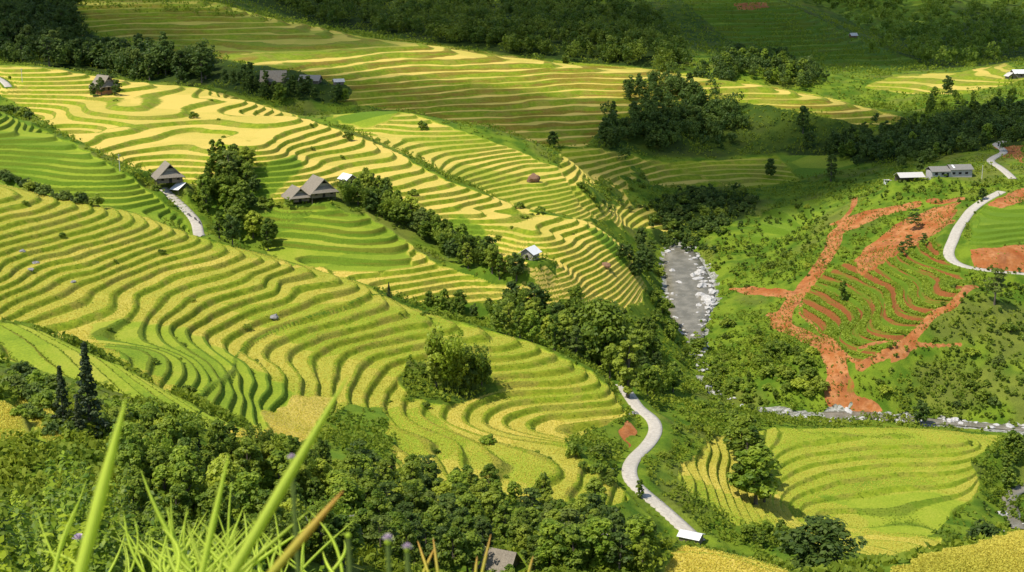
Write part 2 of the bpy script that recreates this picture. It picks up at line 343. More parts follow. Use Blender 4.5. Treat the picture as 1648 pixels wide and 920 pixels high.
def stream(pts,hw):
    c=np.array([PZ(*p) for p in pts]); c=np.c_[c,np.array(hw,float)]
    p=dense(c,1.5); z=p[:,2]; I,d,a=near(p[:,:3],26); h=p[a,3]
    t=np.clip((d-h)/9.0,0,1); t=t*t*(3-2*t); nz=fbm(XX[I],YY[I],4.5,31,3)
    H1[I]=(z[a]-.55+nz*.45)*(1-t)+H1[I]*t
    m=(d<h+np.where(a>len(p)*.62,2.6,1.6)+nz*4.0); m&=~((a>len(p)*.42)&(fbm(XX[I],YY[I],17,83,2)<np.where(a<len(p)*.72,.12,-.12))); J=(I[0][m],I[1][m]); GRAV[J]=1; STEP[J]=0; WOOD[J]=0; SOIL[J]=0
    return p
S_far=stream(RIV,RW); S_near=stream(RIV2,[1.5,1.5,1.5,1.5,1.5])
# level pads under the buildings are cut by pad()
def pad(x,y,r):
    z=float(sample(H1,x,y)); I,d,a=near(np.array([[x,y,z]]),r+5)
    t=np.clip((d-r)/5.0,0,1); t=t*t*(3-2*t); H1[I]=z*(1-t)+H1[I]*t
    k=d<r; J=(I[0][k],I[1][k]); STEP[J]=0
    return z
HOUSES={}
def site(key,u,v,y0,y1,r):
    x,y=hit(u,v,y0,y1); HOUSES[key]=(x,y,pad(x,y,r))
site('h1',272,303,470,520,7); site('h2a',514,322,480,515,6); site('h2b',478,330,478,510,5); site('h3',168,151,600,690,6.5)
site('h4',441,137,730,790,7); site('h4b',500,133,735,790,5); site('h4c',545,138,735,800,4); site('shed',560,296,500,560,3.5); site('tarp',287,314,468,505,2)
site('hut',853,443,455,500,4); site('block',1527,283,600,650,10); site('lean',1463,291,600,650,7); site('box',1428,296,600,650,2)
site('h9',1640,124,900,970,6); site('h9b',1626,128,880,965,4); site('h10',1373,60,1100,1200,4)
site('r1',476,912,180,200,4); site('r2',545,914,180,200,4); site('r3',806,912,190,222,4); site('r4',965,886,225,262,5); site('r5',925,868,232,275,4); site('white',1112,868,297,306,4); site('stack',859,293,555,600,3)
# ------------------------------------------------------------------ terraced height
def blur(F,n=1):
    F=F.copy()
    for _ in range(n):
        F[1:-1]=(F[:-2]+2*F[1:-1]+F[2:])/4; F[:,1:-1]=(F[:,:-2]+2*F[:,1:-1]+F[:,2:])/4
    return F
TERR=(STEP>0).astype(np.float32); TB=blur(TERR,2)*TERR
st=np.where(STEP>0,STEP,1.5).astype(np.float64)
big=YY>150
PHN=(fbm(XX,YY,34,41,2)*.42+fbm(XX,YY,11,51,2)*.14)
NA=np.ones(H0.shape,np.float32); NA[mask(B,440,730)]=.16; NA[mask(A,256,490)]=1.35; PHN=PHN*blur(NA,4)
FINE=mask(A,256,490)&(np.abs(STEP-1.5)<.01); Z0,S1=51.0,1.15
def zof(p): return np.where(FINE&(p>Z0/1.5),Z0+(p-Z0/1.5)*S1,p*st)
PHS=np.where(FINE&(H1>Z0),Z0/1.5+(H1-Z0)/S1,H1/st)+PHN
PHS=np.where(FLAT>0,np.floor(PHS)*0+40.4,PHS); K=np.floor(PHS); Fr=PHS-K
RI=np.full(H0.shape,.72,np.float32); RI[...]=.80; RI[mask(A,256,490)]=.78; RI[mask(C,690,1040)]=.66; RI[mask(E,440,580)]=.6; RI[YY>700]=.66; RIS=blur(RI,3)
s=np.clip((Fr-RIS)/(1-RIS),0,1); s=s*s*(3-2*s)
HT=zof(K+s+0.03*np.clip(Fr/RIS,0,1)*(1-s)-PHN)
# smooth noise for open ground
HN=H1+np.where(YY>60,1,.3)*(fbm(XX,YY,13,61,3)*.9)*(1-GRAV)*(1-.6*SOIL)*np.clip((YY-8)/40,0,1)
PV=(blur((STEP==0).astype(np.float32),0))
HT=np.where(FLAT>0,H1,HT); TB=TB*(1-blur(FLAT,2)); H=HT*TB+np.where(FLAT>0,H1,HN)*(1-TB)
# roads keep their own bench
for p,w in ROADS:
    I,d,a=near(p,w/2+2.0); t=np.clip((d-w/2-.6)/1.4,0,1); H[I]=(p[a,2]-.12)*(1-t)+H[I]*t
for k,(x,y,z) in HOUSES.items():
    HOUSES[k]=(x,y,float(sample(H,x,y)))
# ================================================================== Blender
import bpy, bmesh
from mathutils import Vector, Matrix, noise as mnoise
sc=bpy.context.scene; col=sc.collection
rnd=random.Random(11); nrg=np.random.default_rng(7)
# ---- materials --------------------------------------------------------------
def mat(name):
    m=bpy.data.materials.new(name); m.use_nodes=True; nt=m.node_tree; nt.nodes.clear()
    return m,nt
class NB:
    """small node-building helper"""
    def __init__(s,nt): s.nt=nt
    def n(s,t,**k):
        x=s.nt.nodes.new(t)
        for a,b in k.items(): setattr(x,a,b)
        return x
    def link(s,a,b): s.nt.links.new(a,b)
    def val(s,sock,v):
        if hasattr(v,'is_output'): s.link(v,sock)
        else: sock.default_value=v
    def math(s,op,a,b=0.0,c=None,clamp=False):
        x=s.n('ShaderNodeMath',operation=op); x.use_clamp=clamp
        s.val(x.inputs[0],a); s.val(x.inputs[1],b)
        if c is not None: s.val(x.inputs[2],c)
        return x.outputs[0]
    def mix(s,f,a,b):
        x=s.n('ShaderNodeMix',data_type='RGBA'); s.val(x.inputs[0],f)
        for i,v in ((6,a),(7,b)):
            if hasattr(v,'is_output'): s.link(v,x.inputs[i])
            else: x.inputs[i].default_value=(*v,1)
        return x.outputs[2]
    def mul(s,a,f):
        """colour times a scalar"""
        x=s.n('ShaderNodeVectorMath',operation='SCALE'); s.link(a,x.inputs[0]); s.val(x.inputs[3],f); return x.outputs[0]
    def noise(s,vec,scale,detail=3,rough=.55):
        x=s.n('ShaderNodeTexNoise'); x.inputs['Scale'].default_value=scale; x.inputs['Detail'].default_value=detail; x.inputs['Roughness'].default_value=rough
        if vec is not None: s.link(vec,x.inputs['Vector'])
        return x.outputs[0]
    def step(s,x,a,b):
        m=s.n('ShaderNodeMapRange',interpolation_type='SMOOTHSTEP'); s.val(m.inputs[0],x); s.val(m.inputs[1],a); s.val(m.inputs[2],b); return m.outputs[0]
    def ramp(s,f,stops):
        r=s.n('ShaderNodeValToRGB'); e=r.color_ramp.elements
        while len(e)<len(stops): e.new(.5)
        for i,(p,c) in enumerate(stops): e[i].position=p; e[i].color=(*c,1)
        s.link(f,r.inputs[0]); return r.outputs[0]
    def attr(s,name):
        x=s.n('ShaderNodeAttribute'); x.attribute_name=name; return x
def surf(nb,color,rough=.9,bump=None,bstr=.3,spec=.25,dist=.3,extra=None):
    p=nb.n('ShaderNodeBsdfPrincipled'); nb.val(p.inputs['Roughness'],rough); p.inputs['Specular IOR Level'].default_value=spec
    if hasattr(color,'is_output'): nb.link(color,p.inputs['Base Color'])
    else: p.inputs['Base Color'].default_value=(*color,1)
    if bump is not None:
        b=nb.n('ShaderNodeBump'); b.inputs['Strength'].default_value=bstr; b.inputs['Distance'].default_value=dist; nb.link(bump,b.inputs['Height']); nb.link(b.outputs[0],p.inputs['Normal'])
    o=nb.n('ShaderNodeOutputMaterial'); nb.link(p.outputs[0],o.inputs[0]); return p
def ground_material():
    m,nt=mat('ground'); b=NB(nt)
    g=b.n('ShaderNodeNewGeometry').outputs['Position']
    a1=b.attr('a1').outputs['Vector']; a2=b.attr('a2').outputs['Vector']; a3=b.attr('a3').outputs['Vector']
    def sep(v):
        x=b.n('ShaderNodeSeparateXYZ'); b.link(v,x.inputs[0]); return x.outputs
    ph,terr,gold=sep(a1); soil,wood,grav=sep(a2); fresh,band,rth=sep(a3)
    n30=b.noise(g,1/30,2); n8=b.noise(g,1/8,3); n2=b.noise(g,.5,3); nf=b.noise(g,2.2,3,.7); n15=b.noise(g,1/15,3)
    fr=b.math('FRACT',ph)
    fr2=b.math('ADD',fr,b.math('MULTIPLY',b.math('SUBTRACT',n2,.5),.16))
    ris=b.math('MAXIMUM',b.step(b.math('SUBTRACT',fr2,rth),-.05,.02),b.math('SUBTRACT',1.0,b.step(b.math('SUBTRACT',fr2,b.math('MINIMUM',b.math('MULTIPLY',b.math('SUBTRACT',.80,rth),5.0),.11)),.02,.07)))
    wn=b.n('ShaderNodeTexWhiteNoise',noise_dimensions='1D'); b.link(b.math('FLOOR',ph),wn.inputs['W'])
    vor=b.n('ShaderNodeTexVoronoi',voronoi_dimensions='2D'); vor.inputs['Scale'].default_value=1/34; b.link(g,vor.inputs['Vector'])
    vs=sep(vor.outputs['Color'])
    r=b.math('ADD',gold,b.math('MULTIPLY',b.math('SUBTRACT',wn.outputs['Value'],.55),.22))
    r=b.math('ADD',r,b.math('MULTIPLY',b.math('SUBTRACT',vs[0],.55),.36))
    r=b.math('ADD',r,b.math('MULTIPLY',b.math('SUBTRACT',n15,.5),.5))
    r=b.math('ADD',r,b.math('MULTIPLY',b.math('SUBTRACT',nf,.5),.45),clamp=True)
    tread=b.ramp(r,[(0,(.115,.195,.014)),(.3,(.25,.31,.022)),(.62,(.42,.37,.055)),(1,(.62,.46,.098))])
    tread=b.mul(tread,b.math('ADD',.72,b.math('MULTIPLY',nf,.56)))
    grass=b.mix(b.step(n2,.3,.7),(.15,.21,.010),(.25,.29,.018))
    grass=b.mix(b.math('MULTIPLY',fresh,.6),grass,(.16,.25,.022))
    dry=b.mix(b.step(nf,.35,.65),(.20,.18,.03),(.28,.26,.035))
    rc=b.mix(b.math('MULTIPLY',b.step(n8,.46,.62),b.math('SUBTRACT',.75,b.math('MULTIPLY',fresh,.5))),grass,dry)
    rc=b.mix(b.math('SUBTRACT',1.0,b.step(gold,.18,.5)),rc,b.mix(nf,(.08,.145,.009),(.125,.195,.013)))
    mp=b.n('ShaderNodeMapping'); mp.inputs['Scale'].default_value=(.02,.02,.5); b.link(g,mp.inputs['Vector'])
    nb_=b.noise(mp.outputs[0],1.0,4,.6)
    rc=b.mix(b.math('MULTIPLY',band,b.step(nb_,.47,.57)),rc,(.24,.082,.024))
    rc=b.mul(rc,b.math('ADD',.65,b.math('MULTIPLY',nf,.7)))
    open_=b.mix(b.step(n8,.35,.65),(.065,.125,.008),(.16,.22,.015))
    open_=b.mix(b.math('MULTIPLY',b.step(n30,.52,.66),.55),open_,(.15,.145,.03))
    open_=b.mix(b.math('MULTIPLY',fresh,.7),open_,(.15,.23,.02))
    open_=b.mul(open_,b.math('ADD',.55,b.math('MULTIPLY',nf,.9)))
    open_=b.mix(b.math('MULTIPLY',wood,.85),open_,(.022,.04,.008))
    c=b.mix(ris,tread,rc); c=b.mix(b.step(terr,.35,.65),open_,c)
    sc_=b.mix(b.step(n2,.3,.7),(.34,.115,.03),(.45,.20,.075)); sc_=b.mix(b.step(n8,.45,.7),sc_,(.30,.088,.022))
    ns=b.noise(g,.9,6,.75); n5=b.noise(g,.16,4,.6); sc_=b.mix(b.math('MULTIPLY',b.step(n5,.5,.68),.6),sc_,(.21,.075,.03)); sc_=b.mix(b.math('MULTIPLY',b.step(ns,.60,.72),.5),sc_,(.52,.29,.15)); sc_=b.mul(sc_,b.math('ADD',.5,b.math('MULTIPLY',ns,1.0)))
    sm=b.step(b.math('ADD',soil,b.math('MULTIPLY',b.math('SUBTRACT',n2,.5),.25)),.42,.54)
    c=b.mix(sm,c,sc_)
    vg=b.n('ShaderNodeTexVoronoi'); vg.inputs['Scale'].default_value=1.5; b.link(g,vg.inputs['Vector']); vgs=sep(vg.outputs['Color'])
    gc=b.mix(vgs[0],(.13,.13,.085),(.40,.385,.33)); gc=b.mul(gc,b.math('ADD',.6,b.math('MULTIPLY',nf,.8)))
    c=b.mix(b.step(b.math('ADD',grav,b.math('MULTIPLY',b.math('SUBTRACT',n2,.5),.8)),.45,.55),c,gc)
    hgt=b.math('ADD',b.math('MULTIPLY',nf,.5),b.math('MULTIPLY',n2,.5))
    surf(b,c,.95,hgt,.75,.1,.5)
    return m
def simple(name,c1,c2,scale=3.0,rough=.85,bstr=.3,stretch=None,spec=.3):
    m,nt=mat(name); b=NB(nt); tc=b.n('ShaderNodeTexCoord').outputs['Object']
    if stretch:
        mp=b.n('ShaderNodeMapping'); mp.inputs['Scale'].default_value=stretch; b.link(tc,mp.inputs['Vector']); tc=mp.outputs[0]
    n=b.noise(tc,scale,4,.65); n2=b.noise(tc,scale*.22,2)
    f=b.math('ADD',b.math('MULTIPLY',b.step(n,.25,.75),.65),b.math('MULTIPLY',n2,.4),clamp=True)
    surf(b,b.mix(f,c1,c2),rough,n,bstr,spec,.05); return m
def leaf_material(name,dark,light,yellow=(.16,.17,.02),trans=.3,rough=.55,vary=1.0):
    m,nt=mat(name); b=NB(nt)
    t=b.attr('tint').outputs['Fac']; oi=b.n('ShaderNodeObjectInfo').outputs['Random']
    c=b.mix(t,dark,light); c=b.mix(b.math('MULTIPLY',b.step(oi,.55,1.0),.45*vary),c,yellow)
    c=b.mul(c,b.math('ADD',1-.3*vary,b.math('MULTIPLY',oi,.6*vary)))
    d=b.n('ShaderNodeBsdfPrincipled'); d.inputs['Roughness'].default_value=rough; d.inputs['Specular IOR Level'].default_value=.25; b.link(c,d.inputs['Base Color'])
    tr=b.n('ShaderNodeBsdfTranslucent'); b.link(b.mul(c,1.3),tr.inputs['Color'])
    mx=b.n('ShaderNodeMixShader'); mx.inputs[0].default_value=trans; b.link(d.outputs[0],mx.inputs[1]); b.link(tr.outputs[0],mx.inputs[2])
    o=b.n('ShaderNodeOutputMaterial'); b.link(mx.outputs[0],o.inputs[0]); return m
M={}
M['ground']=ground_material()
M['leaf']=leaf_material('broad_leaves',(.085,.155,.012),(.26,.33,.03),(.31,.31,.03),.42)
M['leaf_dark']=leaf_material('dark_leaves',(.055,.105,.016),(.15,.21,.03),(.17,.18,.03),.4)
M['leaf_light']=leaf_material('bright_leaves',(.13,.22,.014),(.33,.41,.035),(.39,.37,.035),.42)
M['needle']=leaf_material('needles',(.020,.038,.012),(.07,.095,.022),(.07,.07,.025),.15)
M['bark']=simple('bark',(.06,.045,.03),(.17,.14,.10),4,.95,.6,(1,1,.25))
M['rice']=leaf_material('rice_ears',(.44,.43,.042),(.69,.57,.095),(.6,.48,.10),.35,.7,0)
M['weed']=leaf_material('weeds',(.10,.17,.010),(.27,.31,.02),(.23,.23,.03),.38,.7,0)
M['fg']=leaf_material('foreground_leaves',(.08,.16,.010),(.32,.41,.02),(.38,.40,.02),.45,.5)
M['blade']=leaf_material('grass_blade',(.46,.58,.05),(.66,.74,.10),(.6,.66,.08),.5,.5,.4)
M['blade_dry']=leaf_material('drying_blade',(.50,.56,.05),(.74,.44,.10),(.6,.5,.06),.45,.5,.3)
M['thatch']=simple('thatch',(.13,.105,.075),(.33,.28,.205),5,.95,.8,(1,1,.3))
M['wood']=simple('weathered_boards',(.10,.075,.05),(.26,.21,.15),3,.9,.5,(6,6,.4))
M['planks']=simple('pale_boards',(.24,.20,.15),(.45,.40,.32),3,.9,.5,(7,7,.3))
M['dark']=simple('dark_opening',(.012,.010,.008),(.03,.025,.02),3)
M['white']=simple('white_sheet',(.62,.60,.56),(.82,.80,.76),2,.6,.1)
M['tin']=simple('pale_roof_sheet',(.42,.39,.34),(.62,.58,.52),2,.7,.3,(8,1,1))
M['slate']=simple('grey_roof_sheet',(.13,.12,.10),(.28,.26,.22),3,.8,.4,(6,1,1))
M['block']=simple('cement_block_wall',(.28,.26,.23),(.46,.43,.39),3,.95,.3)
M['ochre']=simple('ochre_wall',(.42,.17,.06),(.52,.26,.10),2,.9,.2)
M['concrete']=simple('road_concrete',(.34,.30,.235),(.56,.50,.40),1.3,.9,.3)
M['rock']=simple('pale_rock',(.30,.28,.25),(.62,.59,.54),1.4,.9,.7)
M['rock_dark']=simple('grey_rock',(.14,.13,.12),(.34,.32,.30),1.6,.9,.7)
M['hay']=simple('old_hay',(.14,.075,.04),(.28,.16,.09),4,1,.8)
M['metal']=simple('dull_metal',(.05,.05,.055),(.12,.12,.13),3,.5,.1)
M['rubber']=simple('rubber',(.012,.012,.012),(.03,.03,.03),3,.8,.1)
M['cloth']=simple('dark_cloth',(.03,.035,.06),(.07,.07,.10),3,.9,.1)
M['skin']=simple('skin',(.35,.2,.13),(.42,.25,.17),3,.6,.05)
M['pink']=simple('pink_petals',(.42,.30,.38),(.62,.50,.56),9,.7,.2)
M['redleaf']=simple('red_leaves',(.22,.04,.015),(.36,.10,.03),5,.7,.2)
M['stem']=simple('green_stem',(.08,.13,.02),(.16,.20,.03),3,.8,.1)
def water_material():
    m,nt=mat('stream_water'); b=NB(nt); g=b.n('ShaderNodeNewGeometry').outputs['Position']
    n=b.noise(g,.25,3); n2=b.noise(g,1.6,4,.7)
    c=b.mix(b.step(n,.35,.7),(.15,.135,.095),(.24,.215,.16)); c=b.mix(b.step(n2,.62,.72),c,(.62,.6,.56))
    surf(b,c,.4,n2,.35,.25,.15); return m
M['water']=water_material()
def cloud_material():
    m,nt=mat('cloud_vapour'); b=NB(nt); tc=b.n('ShaderNodeTexCoord').outputs['Object']
    mp=b.n('ShaderNodeMapping'); mp.inputs['Scale'].default_value=(1,1,0); b.link(tc,mp.inputs['Vector'])
    ln=b.n('ShaderNodeVectorMath',operation='LENGTH'); b.link(mp.outputs[0],ln.inputs[0])
    n=b.noise(tc,2.2,3)
    r=b.math('ADD',ln.outputs['Value'],b.math('MULTIPLY',b.math('SUBTRACT',n,.5),.55))
    dens=b.math('MULTIPLY',b.math('SUBTRACT',1.0,b.step(r,.58,1.05)),.56)
    d=b.n('ShaderNodeBsdfDiffuse'); d.inputs['Color'].default_value=(.9,.9,.92,1); t=b.n('ShaderNodeBsdfTransparent')
    mx=b.n('ShaderNodeMixShader'); b.link(dens,mx.inputs[0]); b.link(t.outputs[0],mx.inputs[1]); b.link(d.outputs[0],mx.inputs[2])
    o=b.n('ShaderNodeOutputMaterial'); b.link(mx.outputs[0],o.inputs[0]); return m
M['cloud']=cloud_material()
# ---- mesh helpers -------------------------------------------------------------
def np_mesh(name,V,F,tint=None,smooth=False):
    """V (n,3) vertices, F (m,k) faces of one size"""
    me=bpy.data.meshes.new(name); V=np.ascontiguousarray(V,np.float32); F=np.ascontiguousarray(F,np.int32); k=F.shape[1]
    me.vertices.add(len(V)); me.vertices.foreach_set('co',V.ravel())
    me.loops.add(F.size); me.loops.foreach_set('vertex_index',F.ravel())
    me.polygons.add(len(F)); me.polygons.foreach_set('loop_start',np.arange(0,F.size,k,dtype=np.int32))
    try: me.polygons.foreach_set('loop_total',np.full(len(F),k,np.int32))
    except Exception: pass
    if smooth: me.polygons.foreach_set('use_smooth',np.ones(len(F),bool))
    if tint is not None:
        a=me.attributes.new('tint','FLOAT','FACE'); a.data.foreach_set('value',np.ascontiguousarray(tint,np.float32))
    me.update(); me.validate(); return me
def obj(name,me,m=None,parent=None):
    o=bpy.data.objects.new(name,me); col.objects.link(o)
    if m is not None and me is not None and len(me.materials)==0: me.materials.append(m)
    if parent: o.parent=parent
    return o
def tag(o,label,cat,group=None,kind=None):
    o['label']=label; o['category']=cat
    if group: o['group']=group
    if kind: o['kind']=kind
    return o
def empty(name,loc,rz=0,s=1):
    o=bpy.data.objects.new(name,None); o.empty_display_size=.5; col.objects.link(o); o.location=loc; o.rotation_euler=(0,0,rz); o.scale=(s,s,s); return o
def bm_obj(name,bm,m,parent=None,smooth=False):
    me=bpy.data.meshes.new(name); bm.normal_update(); bm.to_mesh(me); bm.free()
    if smooth:
        for p in me.polygons: p.use_smooth=True
    return obj(name,me,m,parent)
def box(bm,x0,x1,y0,y1,z0,z1,mtx=None):
    v=[bm.verts.new(p) for p in ((x0,y0,z0),(x1,y0,z0),(x1,y1,z0),(x0,y1,z0),(x0,y0,z1),(x1,y0,z1),(x1,y1,z1),(x0,y1,z1))]
    for f in ((0,3,2,1),(4,5,6,7),(0,1,5,4),(1,2,6,5),(2,3,7,6),(3,0,4,7)): bm.faces.new([v[i] for i in f])
    if mtx:
        for q in v: q.co=mtx@q.co
    return v
def slab(bm,pts,t):
    """thick sheet: polygon pts extruded by -t along its normal"""
    p=[Vector(q) for q in pts]; n=(p[1]-p[0]).cross(p[2]-p[0]).normalized()
    a=[bm.verts.new(q) for q in p]; c=[bm.verts.new(q-n*t) for q in p]; k=len(p)
    bm.faces.new(a); bm.faces.new(c[::-1])
    for i in range(k): bm.faces.new((a[i],c[i],c[(i+1)%k],a[(i+1)%k]))
def tube(bm,pts,rad,seg=6):
    rings=[]
    for i,p in enumerate(pts):
        p=Vector(p); d=(Vector(pts[min(i+1,len(pts)-1)])-Vector(pts[max(i-1,0)])).normalized()
        u=d.cross(Vector((0,1,.13))).normalized(); w=d.cross(u); r=rad[i]
        rings.append([bm.verts.new(p+(u*math.cos(2*math.pi*k/seg)+w*math.sin(2*math.pi*k/seg))*r) for k in range(seg)])
    for a,b_ in zip(rings,rings[1:]):
        for k in range(seg): bm.faces.new((a[k],a[(k+1)%seg],b_[(k+1)%seg],b_[k]))
    bm.faces.new(rings[-1]); bm.faces.new(rings[0][::-1])
# leaf-card clouds: C centres, N normals, S sizes
def leaves(C_,N_,S_,aspect=1.5,rng=nrg,up=None):
    n=len(C_); N_=N_/np.maximum(np.linalg.norm(N_,axis=1,keepdims=True),1e-6)
    r=rng.normal(size=(n,3)) if up is None else up+rng.normal(size=(n,3))*.35
    U=np.cross(N_,r); U/=np.maximum(np.linalg.norm(U,axis=1,keepdims=True),1e-6); Vv=np.cross(N_,U)
    S_=np.asarray(S_)[:,None]
    V=np.stack([C_-Vv*S_*aspect*.5,C_+U*S_*.5-Vv*S_*.05+N_*S_*.08,C_+Vv*S_*aspect*.5,C_-U*S_*.5-Vv*S_*.05+N_*S_*.08],1).reshape(-1,3)
    return V,np.arange(n*4).reshape(-1,4)
def rdir(n,rng):
    d=rng.normal(size=(n,3)); return d/np.linalg.norm(d,axis=1,keepdims=True)
def clumps_mesh(name,cl,leafsize,per,rng,flat=.75,m=None,upb=.8):
    """cl: list of (centre, radius, tint)"""
    C_=[];N_=[];T=[];S_=[]
    for c,r,t in cl:
        k=max(6,int(per*(.6+.8*rng.random()))); d=rdir(k,rng); rr=r*(.55+.5*rng.random(k)**.6)
        C_.append(np.array(c)+d*rr[:,None]*np.array((1,1,flat))); N_.append(d+np.array((0,0,upb))+rng.normal(size=(k,3))*.45)
        T.append(np.clip(t+rng.normal(size=k)*.16,0,1)); S_.append(leafsize*(.6+.8*rng.random(k)))
    C_=np.concatenate(C_);N_=np.concatenate(N_);T=np.concatenate(T);S_=np.concatenate(S_)
    V,F=leaves(C_,N_,S_,1.5,rng); me=np_mesh(name,V,F,T)
    if m: me.materials.append(m)
    return me
def trunk_mesh(h,top,limbs,rng,lean=.03,r0=None):
    bm=bmesh.new(); r0=r0 or h*.022+.04; pts=[];rad=[]
    dx,dy=rng.normal(size=2)*lean*h
    for i in range(7):
        t=i/6; pts.append((dx*t*t,dy*t*t,-.6+(top+.6)*t)); rad.append(r0*(1.25 if i==0 else 1)*(1-.8*t)+.012)
    tube(bm,pts,rad)
    for (x,y,z) in limbs:
        z0=max(.25*h,z*.62); t=(z0+.6)/(top+.6); t=min(t,.95); b0=(dx*t*t,dy*t*t,z0)
        mid=((x*.55+b0[0]*.45),(y*.55+b0[1]*.45),z0+(z-z0)*.6); tube(bm,[b0,mid,(x,y,z)],[r0*.42*(1-t)+.03,r0*.25*(1-t)+.02,.015],4)
    me=bpy.data.meshes.new('trunk'); bm.to_mesh(me); bm.free(); me.materials.append(M['bark']); return me
# unit trees: height about 10 m (shrubs 3 m); every kind is a (trunk mesh, crown mesh, nominal height)
KIND={}
def make_tree(key,style,seed,m):
    rng=np.random.default_rng(seed); h=10.0; cl=[]; limbs=[]
    if style in('round','tall','layer','big'):
        n={'round':62,'tall':54,'layer':32,'big':84}[style]; wr={'round':3.6,'tall':2.3,'layer':3.4,'big':5.0}[style]; zb={'round':.24,'tall':.14,'layer':.38,'big':.2}[style]
        lob=[(rng.uniform(-.45,.45)*wr,rng.uniform(-.45,.45)*wr,rng.uniform(.45,.86)*h) for _ in range(5)]
        for i in range(n):
            l=lob[i%5]; zt=rng.uniform(zb,1.0); prof=math.sin(math.pi*min(1,max(.08,(zt-zb)/(1-zb)*.86+.12)))**.6
            a=rng.uniform(0,2*math.pi); rr=wr*prof*math.sqrt(rng.uniform(.12,1))*.92
            x=math.cos(a)*rr*.8+l[0]*.35; y=math.sin(a)*rr*.8+l[1]*.35; z=zt*h*.92+.2
            if style=='layer': z=round(z/1.25)*1.25+rng.normal()*.12
            r=wr*rng.uniform(.12,.28)*(1.25 if style=='layer' else 1); cl.append(((x,y,z),r,rng.uniform(.1,.95)))
            if i%5==0: limbs.append((x*.8,y*.8,z))
        crown=clumps_mesh('crown',cl,.40 if style!='layer' else .36,(56 if style!='layer' else 48),rng,.7 if style!='layer' else .28,m)
        return trunk_mesh(h,h*.8,limbs,rng),crown
    if style=='bamboo':
        bm=bmesh.new()
        for i in range(22):
            a=rng.uniform(0,2*math.pi); r=rng.uniform(.1,1.0); out=rng.uniform(1.2,3.4); L=rng.uniform(7.5,11)
            pts=[(math.cos(a)*(r+out*t**2.4),math.sin(a)*(r+out*t**2.4),-.4+L*t*(1-.16*t*t)) for t in (0,.25,.5,.75,.9,1)]
            tube(bm,pts,[.06,.055,.045,.03,.02,.01],4)
            for t in np.linspace(.35,1,10):
                x=math.cos(a)*(r+out*t**2.4); y=math.sin(a)*(r+out*t**2.4); z=-.4+L*t*(1-.16*t*t)
                cl.append(((x+rng.normal()*.25,y+rng.normal()*.25,z-.15),rng.uniform(.45,.8),rng.uniform(.1,.9)))
        me=bpy.data.meshes.new('culms'); bm.to_mesh(me); bm.free(); me.materials.append(M['stem'])
        return me,clumps_mesh('crown',cl,.34,15,rng,1.15,m,.1)
    if style=='conifer':
        for i in range(36):
            z=.08*h+.92*h*(i/36); w=2.5*(1-(z/h))**1.35+.12*(1.05-z/h)
            for k in range(3):
                a=i*2.4+k*2.09+rng.normal()*.3; rr=w*rng.uniform(.3,.95); cl.append(((math.cos(a)*rr,math.sin(a)*rr,z-rr*.25),(.22+w*.15),rng.uniform(0,.9)))
        return trunk_mesh(h,h*1.0,[],rng,.0,.16),clumps_mesh('crown',cl,.24,26,rng,.38,m,.3)
    if style=='shrub':
        for i in range(22):
            a=rng.uniform(0,6.28); rr=1.7*math.sqrt(rng.random()); z=.35+(2.3*(1-(rr/1.9)**2))*rng.uniform(.35,1); cl.append(((math.cos(a)*rr,math.sin(a)*rr,z),rng.uniform(.45,.75),rng.uniform(.1,.95)))
        bm=bmesh.new()
        for i in range(5):
            c=cl[i*3][0]; tube(bm,[(rng.normal()*.1,rng.normal()*.1,-.3),(c[0]*.5,c[1]*.5,c[2]*.6),c],[.05,.035,.012],4)
        me=bpy.data.meshes.new('stems'); bm.to_mesh(me); bm.free(); me.materials.append(M['bark'])
        return me,clumps_mesh('crown',cl,.32,50,rng,.75,m)
    if style=='banana':
        V=[];F=[];T=[]
        for i in range(11):
            a=i*2.4+rng.normal()*.3; L=rng.uniform(2.2,3.2); el=rng.uniform(.6,1.25); w=.36
            for q in range(6):
                t0=q/6
                for side in(-1,1):
                    pass
            pts=[]
            for t in np.linspace(0,1,7):
                r=L*t*math.cos(el)*(1+.3*t); z=2.0+L*(t*math.sin(el)-.55*t*t); pts.append((math.cos(a)*r,math.sin(a)*r,z,w*math.sin(math.pi*min(.97,t*.9+.08))**.6))
            b0=len(V)
            for (x,y,z,ww) in pts: V+= [(x-math.sin(a)*ww,y+math.cos(a)*ww,z-.08),(x,y,z),(x+math.sin(a)*ww,y-math.cos(a)*ww,z-.08)]
            for q in range(6):
                for s_ in(0,1): F.append((b0+q*3+s_,b0+q*3+s_+1,b0+q*3+s_+4,b0+q*3+s_+3)); T.append(rng.uniform(.3,1))
        me=np_mesh('crown',V,F,T); me.materials.append(m)
        return trunk_mesh(3,2.3,[],rng,.02,.14),me
for i in range(4): KIND['round%d'%i]=(*make_tree('r','round',100+i,M['leaf']),10)
for i in range(3): KIND['tall%d'%i]=(*make_tree('t','tall',120+i,M['leaf']),10)
for i in range(4): KIND['dark%d'%i]=(*make_tree('d','round' if i%2 else 'tall',140+i,M['leaf_dark']),10)
for i in range(2): KIND['big%d'%i]=(*make_tree('b','big',160+i,M['leaf']),10)
KIND['bigdark0']=(*make_tree('b','big',170,M['leaf_dark']),10)
for i in range(3): KIND['light%d'%i]=(*make_tree('l','round',180+i,M['leaf_light']),10)
for i in range(2): KIND['layer%d'%i]=(*make_tree('y','layer',200+i,M['leaf_dark']),10)
for i in range(2): KIND['bamboo%d'%i]=(*make_tree('a','bamboo',220+i,M['leaf'] if i else M['leaf_light']),10)
for i in range(2): KIND['conifer%d'%i]=(*make_tree('c','conifer',240+i,M['needle']),10)
for i in range(3): KIND['shrub%d'%i]=(*make_tree('s','shrub',260+i,M['leaf']),3)
